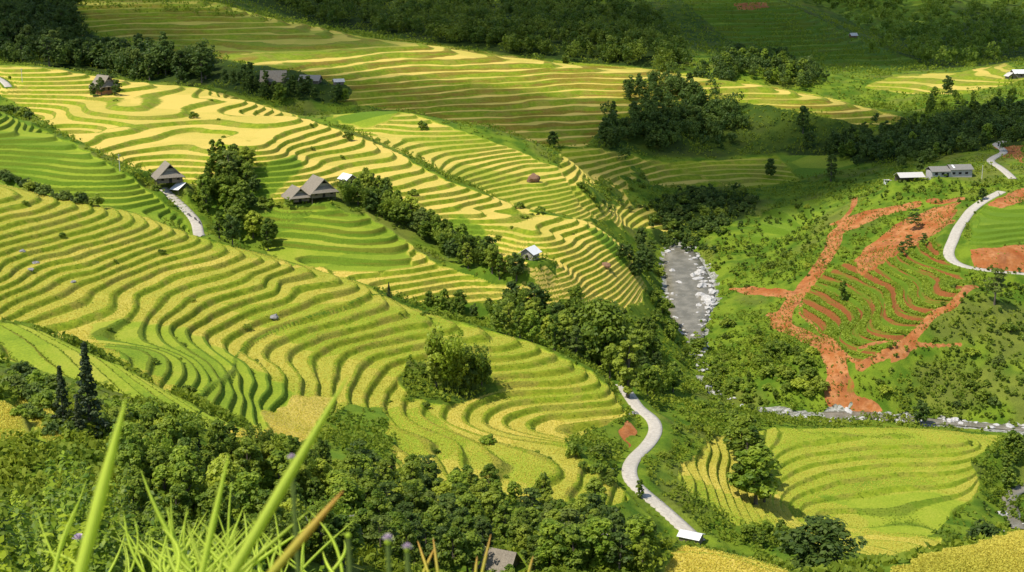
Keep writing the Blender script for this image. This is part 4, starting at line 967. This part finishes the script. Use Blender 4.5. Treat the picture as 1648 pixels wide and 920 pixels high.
one('conifer',103,690,150,215,108,'dark conifer on the left, shorter of the close pair'); one('conifer',146,700,150,215,158,'dark conifer on the left, taller of the close pair'); one('conifer',128,702,150,215,74,'lowest dark conifer tucked between the tall pair')
one('conifer',318,740,130,230,60,'lone small conifer in the bushes at the lower left')
one('shrub',304,632,220,300,18,'small round shrub at the right end of the olive terraces')
rowof('thicket',[(0,285),(40,300),(80,318),(120,335),(152,338)],440,500,16,2.6,4.6,'dark bush in the row behind the crest at the left edge','bushes behind the left crest')
cluster('thicket',[(0,165),(35,172),(50,192),(10,180)],520,640,7,3,5,'dark bush under the short road at the upper left edge','bushes under the upper left road',2)
cluster('shrub',[(240,300),(262,290),(300,310),(325,322),(330,345),(300,330)],460,520,9,1.5,3,'shrub in the garden beside the left concrete road','garden shrubs by the left road',1.6)
cluster('dark',[(145,160),(160,130),(185,128),(215,140),(205,155),(180,160)],600,700,9,6,9,'dark tree around the thatched house with the orange wall','trees around the house on the ridge',2.4)
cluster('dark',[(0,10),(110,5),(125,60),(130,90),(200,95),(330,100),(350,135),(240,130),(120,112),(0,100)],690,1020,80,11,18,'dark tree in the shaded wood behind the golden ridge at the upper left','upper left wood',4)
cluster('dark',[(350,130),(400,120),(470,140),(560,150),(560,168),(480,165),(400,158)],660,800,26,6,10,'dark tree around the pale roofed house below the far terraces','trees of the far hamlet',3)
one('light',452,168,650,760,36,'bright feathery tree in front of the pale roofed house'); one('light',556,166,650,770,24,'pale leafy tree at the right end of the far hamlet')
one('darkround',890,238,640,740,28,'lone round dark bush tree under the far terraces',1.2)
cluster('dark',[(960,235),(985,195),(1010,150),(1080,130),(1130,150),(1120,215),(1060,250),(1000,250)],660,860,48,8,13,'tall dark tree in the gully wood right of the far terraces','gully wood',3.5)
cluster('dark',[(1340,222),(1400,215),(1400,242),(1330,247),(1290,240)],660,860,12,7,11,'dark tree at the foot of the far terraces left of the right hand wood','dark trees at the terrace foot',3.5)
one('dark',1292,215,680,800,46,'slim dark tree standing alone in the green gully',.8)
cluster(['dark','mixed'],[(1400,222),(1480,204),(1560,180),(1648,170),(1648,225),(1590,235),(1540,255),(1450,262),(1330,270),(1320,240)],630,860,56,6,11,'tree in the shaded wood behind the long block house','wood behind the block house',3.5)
one('darkround',1480,270,600,640,28,'dark tree hiding the join between the open shed and the block house'); one('darkround',1240,288,640,740,34,'dark round tree on the edge of the flat green field'); one('dark',1337,292,640,730,46,'dark tree at the right end of the flat green field')
cluster('thicket',[(1040,345),(1100,305),(1210,312),(1215,335),(1150,370),(1125,400),(1075,392)],600,700,46,3,5.5,'dark bushy tree on the steep bank above the head of the stream','thicket above the stream head',2.2)
cluster('dark',[(1000,400),(1030,385),(1055,400),(1050,440),(1020,450),(1000,430)],500,600,14,6,10,'dark tree between the golden spur and the stream','trees beside the stream bend',2.4)
cluster(['shrub','lush'],[(1030,450),(1060,440),(1075,490),(1100,530),(1080,560),(1040,500)],440,590,18,2.5,5,'leafy bush on the left bank of the valley stream','bushes of the left bank',2)
cluster(['bush','shrub'],[(1150,370),(1250,330),(1330,330),(1330,390),(1290,440),(1200,450),(1140,430)],540,670,26,1.2,3.8,'green bush on the rough slope above the stream and left of the red track','bushes left of the red track',2.2)
cluster(['shrub','bush','lush'],[(1090,560),(1160,520),(1240,540),(1320,570),(1320,640),(1230,655),(1160,640),(1100,650)],420,540,52,1.6,5.5,'leafy bush on the valley floor between the big wood and the red track','valley floor bushes',1.8)
cluster('shrub',[(1060,690),(1120,680),(1150,700),(1130,730),(1080,760),(1060,735)],320,400,16,1.0,2.6,'bush on the bank between the lower road and the valley fields','bank bushes right of the road',1.6)
cluster(['shrub','bush'],[(1110,650),(1210,660),(1215,690),(1130,690)],390,440,16,1.5,3.2,'bush on the strip between the big wood and the rocky stream','bushes above the rocky stream',2)
for k,(u,v,hp) in enumerate([(1193,745,84),(1203,775,100),(1216,812,104),(1230,808,66)]): one('tall' if k%2 else 'light',u,v,300,400,hp,'tree of the tall leafy clump at the left end of the valley fields',1.3,'tall clump in the valley fields')
one('bigdark',1318,935,215,300,108,'large dark open crowned tree at the bottom right below the valley fields',1.45)
cluster(['light','mixed'],[(1190,860),(1240,850),(1290,870),(1260,890),(1200,880)],225,320,8,3,5,'small loose tree behind the golden strip at the bottom','small trees behind the golden strip',2)
cluster('lush',[(1600,745),(1648,720),(1660,790),(1620,800)],340,420,6,5,8,'leafy tree at the right edge of the valley fields','trees at the right edge of the fields',2.4)
one('thicket',1585,875,250,360,48,'dark round bush at the corner of the bright rice field',.9)
one('layer',1600,490,450,520,66,'dark open tree below the white road on the right'); one('tall',1356,486,500,560,38,'small dark tree on the terrace edge beside the red track'); one('darkround',1482,684,400,445,44,'dark round tree on the stones of the near stream')
for u,v,hp in ((1452,415,30),(1470,372,40),(1462,402,28),(1485,398,26)): one('layer',u,v,510,610,hp,'thin tree on the bare red slope',1.0,'thin trees on the red slope')
one('darkround',1580,322,520,620,22,'small round tree at the top of the white road on the right')
cluster(['shrub','bush','thicket'],[(1400,600),(1480,570),(1560,540),(1648,520),(1660,650),(1560,665),(1420,650)],420,520,26,1.0,3.6,'shrub on the rough slope right of the striped red terraces','shrubs right of the red terraces',2)
cluster(['shrub','thicket'],[(930,300),(985,290),(1000,330),(1035,275),(1040,330),(1110,300),(1060,345),(960,335)],575,720,26,1.4,3.2,'bush in the untilled patches of the low fields beyond the middle spur','bushes in the low fields',2)
cluster(['shrub','thicket'],[(1440,655),(1648,650),(1648,690),(1560,700),(1420,690)],405,440,14,1.0,2.4,'low bush among the stones of the near stream','bushes among the stream stones',1.8)
cluster(['shrub','bush'],[(1340,290),(1440,300),(1560,300),(1600,290),(1560,320),(1450,322),(1330,320)],560,670,16,1.2,2.6,'bush on the slope below the long block house','bushes below the block house',2)
cluster(['bush'],[(1360,375),(1420,365),(1380,410),(1345,425)],540,620,12,1.2,2.2,'bush between the red track and the bare red slope','bushes beside the red slope',1.6)
cluster('mixed',[(1110,150),(1180,90),(1260,100),(1330,130),(1290,135),(1180,125)],880,1080,22,8,13,'tree on the hollow behind the far terraces under the green hill','trees under the green hill',4)
for u,v,hp in ((1245,135,26),(1268,136,24),(1290,140,22)): one('light',u,v,830,960,hp,'bright round tree just behind the right part of the far terraces',1,'bright trees behind the far terraces')
cluster('mixed',[(1500,160),(1580,150),(1648,170),(1600,200),(1480,190)],760,880,16,6,11,'tree below the yellow strip of rice at the right','trees below the yellow strip',3)
one('darkround',1525,150,780,900,30,'dark tree in front of the yellow strip of rice')
for u,v,y0,y1 in ((312,190,560,680),(836,335,505,540),(665,315,500,560),(928,480,450,490),(1000,505,455,500),(680,205,620,680),(870,342,505,545),(560,222,555,640)): one('shrub',u,v,y0,y1,14,'small bush scattered on the golden and lit spurs',1,'scattered terrace bushes')
am=(FINE&(Fr>RIS-.02)).astype(np.float32); bm_=(mask(B,440,730)&(TERR>0)&(Fr>RIS-.02)).astype(np.float32); gq=np.random.default_rng(77)
for mk_,n_,lab_,grp_ in ((am,34,'tiny bush rooted in a bank of the near terraces','tiny bushes on the near banks'),(bm_,26,'tiny bush rooted in a bank of the golden terraces','tiny bushes on the golden banks')):
    w_=mk_.ravel().cumsum(); w_/=w_[-1]
    for k_ in np.searchsorted(w_,gq.random(n_)):
        x_=XX.ravel()[k_]; y_=YY.ravel()[k_]
        if abs(x_/y_)<.37 and clear(x_,y_): plant('shrub',x_,y_,rnd.uniform(.6,1.6),lab_,grp_,rnd.uniform(1,1.5))
grow()
# far woods as one mass
def mass(name,poly,y0,y1,n,h0,h1,m,label_kind,seed,per=26,ncl=12,ls=.9):
    rng=np.random.default_rng(seed); us=[p[0] for p in poly]; vs=[p[1] for p in poly]; U=rng.uniform(min(us),max(us),n*4); Vv=rng.uniform(min(vs),max(vs),n*4); k=inside(U,Vv,poly); U=U[k][:n]; Vv=Vv[k][:n]
    C_=[];N_=[];T=[];S_=[]
    for u,v in zip(U,Vv):
        x,y=hit(u,v,y0,y1,H); y+=rng.normal()*8; z=float(sample(H,x,y)); h=rng.uniform(h0,h1); w=h*rng.uniform(.3,.48); tt=rng.uniform(.0,.9)
        for q in range(ncl):
            d=rdir(1,rng)[0]; c=np.array((x,y,z+h*.55))+d*np.array((w,w,h*.38))*rng.uniform(.45,.95); r=w*rng.uniform(.28,.45); dd=rdir(per,rng)
            C_.append(c+dd*r*rng.uniform(.6,1.05,(per,1))); N_.append(dd+np.array((0,0,.4))+rng.normal(size=(per,3))*.4); T.append(np.clip(tt+rng.normal()*.15+rng.normal(size=per)*.12,0,1)); S_.append(ls*(.6+.8*rng.random(per)))
    V,F=leaves(np.concatenate(C_),np.concatenate(N_),np.concatenate(S_),1.4,rng); me=np_mesh(name,V,F,np.concatenate(T)); o=obj(name,me,m); tag(o,*label_kind,kind='stuff')
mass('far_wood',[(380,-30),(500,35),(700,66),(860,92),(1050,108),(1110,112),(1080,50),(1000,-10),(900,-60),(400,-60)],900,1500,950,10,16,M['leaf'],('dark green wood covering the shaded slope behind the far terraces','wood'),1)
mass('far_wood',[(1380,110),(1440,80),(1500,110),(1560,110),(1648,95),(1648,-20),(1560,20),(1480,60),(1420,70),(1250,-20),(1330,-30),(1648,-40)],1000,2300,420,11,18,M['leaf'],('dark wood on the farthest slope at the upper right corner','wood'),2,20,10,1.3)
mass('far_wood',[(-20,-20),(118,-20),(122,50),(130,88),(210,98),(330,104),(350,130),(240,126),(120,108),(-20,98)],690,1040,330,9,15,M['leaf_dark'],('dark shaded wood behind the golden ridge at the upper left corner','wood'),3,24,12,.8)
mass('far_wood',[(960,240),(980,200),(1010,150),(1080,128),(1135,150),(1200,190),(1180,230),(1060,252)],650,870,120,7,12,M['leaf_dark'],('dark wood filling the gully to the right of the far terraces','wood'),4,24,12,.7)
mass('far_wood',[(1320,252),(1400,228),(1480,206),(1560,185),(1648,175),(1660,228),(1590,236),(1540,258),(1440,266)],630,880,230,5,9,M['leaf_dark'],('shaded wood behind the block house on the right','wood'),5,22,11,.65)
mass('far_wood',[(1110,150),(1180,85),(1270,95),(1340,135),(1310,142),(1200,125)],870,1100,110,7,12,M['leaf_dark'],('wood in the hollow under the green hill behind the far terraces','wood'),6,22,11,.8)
mass('scrub',[(1040,350),(1100,305),(1212,312),(1220,335),(1150,372),(1125,402),(1072,395)],595,700,170,2.5,4.5,M['leaf_dark'],('dark scrub covering the bank above the stream head','scrub'),7,20,9,.5)
mass('scrub',[(1400,610),(1480,575),(1560,550),(1648,525),(1665,655),(1560,668),(1430,655)],415,520,170,1.0,2.6,M['leaf'],('uneven green scrub on the rough slope to the right of the red terraces','scrub'),8,14,6,.42)
mass('scrub',[(1140,430),(1160,370),(1250,330),(1340,325),(1330,395),(1290,445),(1200,455)],540,670,190,.9,2.4,M['leaf'],('uneven green scrub on the slope above the stream, left of the red track','scrub'),9,14,6,.42)
mass('scrub',[(1095,565),(1160,520),(1240,535),(1325,575),(1325,640),(1230,655),(1215,690),(1100,670)],400,540,210,.9,2.8,M['leaf_light'],('bright scrub covering the valley floor left of the red track','scrub'),10,14,6,.40)
mass('scrub',[(1340,285),(1440,300),(1600,285),(1640,300),(1560,325),(1450,330),(1330,322)],555,670,120,.9,2.2,M['leaf'],('low scrub on the slope under the long block house','scrub'),11,14,6,.42)
mass('scrub',[(1575,460),(1648,445),(1660,520),(1560,545),(1520,560),(1540,500)],430,520,90,.9,2.4,M['leaf'],('low scrub below the white road at the right edge','scrub'),12,14,6,.42)
mass('scrub',[(1590,780),(1640,760),(1665,860),(1620,860),(1590,830)],330,400,60,1.0,2.6,M['leaf'],('scrub half hiding the stony bed at the lower right edge','scrub'),13,16,6,.36)
# ================================================================== ground cover (uncountable)
def scatter(mask_,n,rng,ymin,ymax,power=1.0):
    w=mask_.astype(np.float64); r0=np.searchsorted(YR,ymin); r1=np.searchsorted(YR,ymax); w=w[r0:r1]*(np.gradient(YR)[r0:r1]/np.maximum(YR[r0:r1],1)**power)[:,None]
    p=w.ravel().cumsum(); p/=p[-1]; k=np.searchsorted(p,rng.random(n)); i=k//NS+r0; j=k%NS
    y=YR[np.clip(i,0,len(YR)-1)]+rng.uniform(-.5,.5,n)*np.gradient(YR)[i]; x=(SS[j]+rng.uniform(-.5,.5,n)*(SS[1]-SS[0]))*y
    return x,y,sample(H,x,y)
def cover(name,mask_,n,ymin,ymax,size,hh,m,lab,seed,k=4,power=1.0,patchy=False):
    rng=np.random.default_rng(seed); x,y,z=scatter(mask_,n,rng,ymin,ymax,power); th=np.clip(fbm(x,y,16,seed+5,3)*2.4+.45,.0,1) if patchy else np.ones(n)
    if patchy: q=rng.random(n)<.12+.88*th; x,y,z,th=x[q],y[q],z[q],th[q]; n=len(x)
    B0=np.stack([x,y,z],-1); patch=.5+.5*vnoise(x,y,9,seed); hh=hh*(.35+1.5*th) if patchy else np.full(n,hh)
    C_=[];N_=[];T=[];S_=[]
    for q in range(k):
        s_=size*(.6+.8*rng.random(n)); C_.append(B0+np.stack([rng.normal(size=n)*size*.5,rng.normal(size=n)*size*.5,hh*rng.uniform(.2,1,n)],-1)); N_.append(rdir(n,rng)+np.array((0,-.1,.5))); T.append(np.clip(patch*.7+rng.random(n)*.4,0,1)); S_.append(s_)
    V,F=leaves(np.concatenate(C_),np.concatenate(N_),np.concatenate(S_),1.6,rng); o=obj(name,np_mesh(name,V,F,np.concatenate(T)),m); tag(o,lab[0],lab[1],kind='stuff')
open_=(STEP==0)&(SOIL<.3)&(GRAV<.5)&(YY>14)
for p,w in ROADS:
    I,d,a=near(p,w/2+.5); open_[I]=False
cover('undergrowth',open_,120000,60,800,.55,1.1,M['weed'],('rough green undergrowth of weeds and low brush on the untilled slopes','undergrowth'),31,5,.6,True)
farop=open_|((STEP>2.3)&(YY>950))
cover('undergrowth',farop,48000,780,1500,.9,2.2,M['weed'],('shaded green scrub on the far open hillsides','undergrowth'),36,4,1.0,True)
cover('bank_grass',(TERR>0)&((Fr>.7)|(Fr<.04)),16000,200,520,.18,.15,M['weed'],('tufts of grass on the banks between the terraces','grass'),32,3,1.0)
cover('rice_crop',(TERR>0)&(Fr<.70)&(Fr>.05)&(GOLD>.45),90000,85,480,.14,.3,M['rice'],('ripe golden rice standing on the terraces','rice'),33,3,1.3)
cover('field_crop',mask(E,440,580)&(STEP>0)&(Fr<.55)&(Fr>.08),15000,440,580,.42,.8,M['leaf_light'],('lush green crop in strips on the red soil terraces at the right','crop'),38,4,.5)
open_soil=(SOIL>.5)&(STEP==0)&(YY>400)
for p,w in ROADS:
    I,d,a=near(p,w/2+1.5); open_soil[I]=False
cover('sparse_weeds',open_soil,2600,400,700,.34,.5,M['weed'],('sparse weeds growing on the bare red soil','weeds'),41,4,.5,True)
# dense rice in the near corner field
nearrice=mask([(1405,945),(1500,905),(1640,864),(1720,842),(1720,970)],88,130)
cover('rice_crop',nearrice,70000,88,130,.11,.8,M['rice'],('bright golden rice crop in the corner field at the bottom right','rice'),34,4,1.0)
# ================================================================== foreground plants
def leafy_plant(x,y,h,spread,seed,m,label,group,nst=7,nl=60,ls=.075):
    rng=np.random.default_rng(seed); z=float(sample(H,x,y)); e=empty('leafy_weed',(x,y,z)); tag(e,label,'weed',group)
    bm=bmesh.new(); C_=[];N_=[];S_=[]
    for i in range(nst):
        a=rng.uniform(0,6.28); o_=spread*rng.uniform(.3,1); L=h*rng.uniform(.65,1); f=lambda t:np.array((math.cos(a)*o_*t**1.3,math.sin(a)*o_*t**1.3,L*t-.05))
        tube(bm,[tuple(f(t)) for t in (0,.35,.7,1)],[.012,.01,.007,.003],4)
        for q in range(nl):
            t=rng.uniform(.12,1)**.8; d=rdir(1,rng)[0]; C_.append(f(t)+d*np.array((1,1,.5))*rng.uniform(.03,.20)*(1.25-t)); N_.append(d*.6+np.array((0,-.15,.9))); S_.append(ls*rng.uniform(.5,1.3))
    bm_obj('stem',bm,M['stem'],e)
    V,F=leaves(np.array(C_),np.array(N_),np.array(S_),1.9,rng); me=np_mesh('leaves',V,F,np.clip(rng.normal(.5,.3,len(F)),0,1)); obj('leaves',me,m,e); return e
for k in range(46):
    y=rnd.uniform(7,16); u=rnd.uniform(-60,330)-max(0,0); x=PH(u,y,0)[0]; top=700+(max(u,0)/330)**1.2*175+rnd.uniform(-10,90); zt=CAMZ-float(tanv(top))*y; hh=zt-float(sample(H,x,y))
    if hh<.3: hh=.4
    if hh>3.0: hh=2.9
    leafy_plant(x,y,hh,.55,400+k,M['fg'],'tangled leafy weed in the sunlit thicket at the lower left foreground','foreground thicket',8,230,.034)
for k in range(26):
    y=rnd.uniform(18,34); u=rnd.uniform(-60,520); x=PH(u,y,0)[0]; top=790+(max(u,0)/520)*90+rnd.uniform(0,60); zt=CAMZ-float(tanv(top))*y; hh=min(3.4,max(.5,zt-float(sample(H,x,y))))
    leafy_plant(x,y,hh,.8,500+k,M['fg'],'leafy weed farther down the near slope at the lower left','weeds down the near slope',8,150,.06)
def blade(u0,v0,u1,v1,y,w,label,m,name='grass_blade',bend=.0,group=None):
    """one strap-shaped grass leaf from below the frame up to its tip"""
    a=np.array(P(u0,v0,y)); b_=np.array(P(u1,v1,y*1.02)); d=b_-a; base=a-d*.25; base=np.array((base[0],base[1],float(sample(H,base[0],base[1]))-.02)); low=a-d*.12
    n=22; V=[];F=[]; t0=.35
    for i in range(n+1):
        t=i/n; q_=min(1,t/t0); r_=max(0,(t-t0)/(1-t0)); c=(base+(low-base)*q_ if t<t0 else low+(b_-low)*r_)+np.array((bend*math.sin(math.pi*r_)*.5,0,bend*math.sin(math.pi*r_)*.2)); ww=w*.5*(min(1,(1-t)*3.2)**.7)*(0.85+.15*math.sin(math.pi*t))+.0006
        nx=np.array((d[2],0,-d[0])); nx/=np.linalg.norm(nx); f=np.array((0,.25,0))*ww
        V+=[tuple(c-nx*ww+f),tuple(c-np.array((0,.18,0))*ww),tuple(c+nx*ww+f),tuple(c+np.array((0,.02,0))*ww+np.array((0,.0015,0)))]
        if i:
            q=(i-1)*4
            for (s0,s1) in ((0,1),(1,2),(2,3),(3,0)): F.append((q+s0,q+s1,q+s1+4,q+s0+4))
    V=np.array(V); o=obj(name,np_mesh(name,V-base,F,np.linspace(0,1,len(F))**1.5 if m is M['blade_dry'] else np.full(len(F),rnd.uniform(.5,.95)),True),m); o.location=base; tag(o,label,'grass blade',group); return o
blade(130,915,203,640,1.45,.0135,'broad blurred grass blade rising at the lower left foreground',M['blade'])
blade(375,920,560,605,1.5,.012,'long leaning blurred grass blade rising from the bottom to the middle',M['blade'])
blade(440,920,552,790,1.5,.010,'short blurred grass blade with an orange tip right of the long leaning one',M['blade_dry'])
blade(325,920,368,730,1.9,.009,'thin upright blurred grass blade between the two broad ones',M['blade'])
blade(300,900,226,755,3.0,.012,'thin blade bending left near the broad grass blade',M['blade'],bend=-.02)
for (u0,v0,u1,v1) in ((300,915,275,800),(292,905,268,820),(370,905,372,780),(360,890,392,815),(395,890,392,822),(320,900,240,865),(290,915,330,850),(330,905,300,850),(400,915,500,845),(255,915,220,870),(420,915,405,865),(120,910,60,885),(90,915,130,800),(85,915,140,770)):
    blade(u0,v0,u1,v1,rnd.uniform(2.6,4.2),rnd.uniform(.005,.009),'fine light green grass blade in the tuft at the bottom left',M['blade'],'grass_blade',rnd.uniform(-.03,.03),'fine blades of the foreground tuft')
for (u0,v0,u1,v1) in ((690,925,672,870),(705,925,697,865),(765,925,768,895),(775,925,790,860),(850,925,858,895),(680,925,700,880)):
    blade(u0,v0,u1,v1,3.2,.007,'slender dry grass blade poking up at the bottom edge in the middle',M['blade_dry'],'grass_blade',0,'dry blades at the bottom edge')
for k in range(70):
    u0=rnd.gauss(335,95); v1=rnd.uniform(815,890); lean=rnd.gauss(0,45); blade(u0,925,u0+lean,v1,rnd.uniform(2.2,5),rnd.uniform(.0035,.008),'fine light green grass blade in the tuft at the bottom left',M['blade'],'grass_blade',rnd.uniform(-.04,.04),'fine blades of the foreground tuft')
def flower(u,v,y,r,label,bud=False):
    x,yy,z=P(u,v,y); gz=float(sample(H,x,yy)); e=empty('wild_flower',(x,yy,gz)); tag(e,label,'flower'); hh=z-gz
    bm=bmesh.new(); tube(bm,[(.02,0,0),(.01,0,hh*.5),(0,0,hh-r*.6)],[.004,.004,.003],6); bm_obj('stem',bm,M['stem'],e)
    bm=bmesh.new(); bmesh.ops.create_icosphere(bm,subdivisions=2,radius=r*.62); b_=bm_obj('bud',bm,M['blade'],e,True); b_.location=(0,0,hh-r*.7)
    if not bud:
        bm=bmesh.new()
        for i in range(22):
            a=i*2.4; el=.25+1.2*(i/22); d=Vector((math.cos(a)*math.cos(el),math.sin(a)*math.cos(el),math.sin(el))); s_=d.cross(Vector((0,0,1))).normalized()*r*.18
            q=[bm.verts.new(p) for p in (d*r*.3-s_*.5,d*r*.3+s_*.5,d*r*1.1+s_,d*r*1.1-s_)]; bm.faces.new(q)
        p_=bm_obj('petals',bm,M['pink'],e); p_.location=(0,0,hh-r*.35)
flower(624,866,1.6,.007,'blurred pale pink flower head at the bottom, left of a second one'); flower(655,880,1.6,.006,'blurred pale pink flower head at the bottom, right and lower of the two'); flower(560,856,1.6,.0065,'blurred yellow green flower bud at the bottom left of the pink ones',True); flower(469,736,1.7,.006,'blurred lilac flower head touching the long leaning grass blade'); flower(127,866,6,.03,'small bright pink flower beside the broad grass blade')
# ================================================================== clouds, light, camera
EL=R(58); AZ=math.atan2(-.78,-.5); SUN=Vector((math.sin(AZ)*math.cos(EL),math.cos(AZ)*math.cos(EL),math.sin(EL)))
for k,(gx,gy,rx,ry) in enumerate([(-350,850,170,110),(-200,900,150,100),(60,1110,250,170),(430,1300,330,330),(-30,750,140,48),(130,725,120,62),(240,735,120,95),(-330,1150,260,200),(120,690,60,40),(230,1120,170,140),(560,1550,330,380),(110,682,110,42)]):
    gz=float(sample(H,gx,gy)); L=(720-gz)/SUN.z
    bm=bmesh.new(); bmesh.ops.create_icosphere(bm,subdivisions=5,radius=1)
    for v in bm.verts:
        n=v.co.normalized(); v.co=n*(1+.22*mnoise.noise(n*1.7+Vector((k*5.3,0,0)))+.10*mnoise.noise(n*4.3+Vector((0,k*2.9,0))))
    o=bm_obj('cloud',bm,M['cloud'],None,True); o.location=Vector((gx,gy,gz))+SUN*L; o.scale=(rx,ry,60); o['kind']='structure'
sun=bpy.data.lights.new('sun','SUN'); sun.energy=4.0; sun.angle=R(.53); sun.color=(1,.955,.87); so=bpy.data.objects.new('sun',sun); col.objects.link(so); so.rotation_euler=SUN.to_track_quat('Z','Y').to_euler(); so.location=(0,0,900)
w=bpy.data.worlds.new('World'); sc.world=w; w.use_nodes=True; nt=w.node_tree; nt.nodes.clear()
sky=nt.nodes.new('ShaderNodeTexSky'); sky.sky_type='NISHITA'; sky.sun_disc=False; sky.sun_elevation=EL; sky.sun_rotation=AZ; sky.altitude=800
bg=nt.nodes.new('ShaderNodeBackground'); bg.inputs[1].default_value=.15; ow=nt.nodes.new('ShaderNodeOutputWorld'); nt.links.new(sky.outputs[0],bg.inputs[0]); nt.links.new(bg.outputs[0],ow.inputs[0])
cam=bpy.data.cameras.new('camera'); cam.lens=FPX/1648*36; cam.sensor_width=36; cam.clip_start=.05; cam.clip_end=20000; cam.dof.use_dof=True; cam.dof.focus_distance=330; cam.dof.aperture_fstop=10
co=bpy.data.objects.new('camera',cam); col.objects.link(co); co.location=(0,0,CAMZ); co.rotation_euler=(math.pi/2-PITCH,0,0); sc.camera=co
vs=sc.view_settings; vs.view_transform='Standard'; vs.look='None'; vs.exposure=0.38; vs.gamma=1; vs.use_curve_mapping=False
sc.cycles.max_bounces=6; sc.cycles.diffuse_bounces=3; sc.cycles.transparent_max_bounces=12; sc.cycles.use_denoising=True
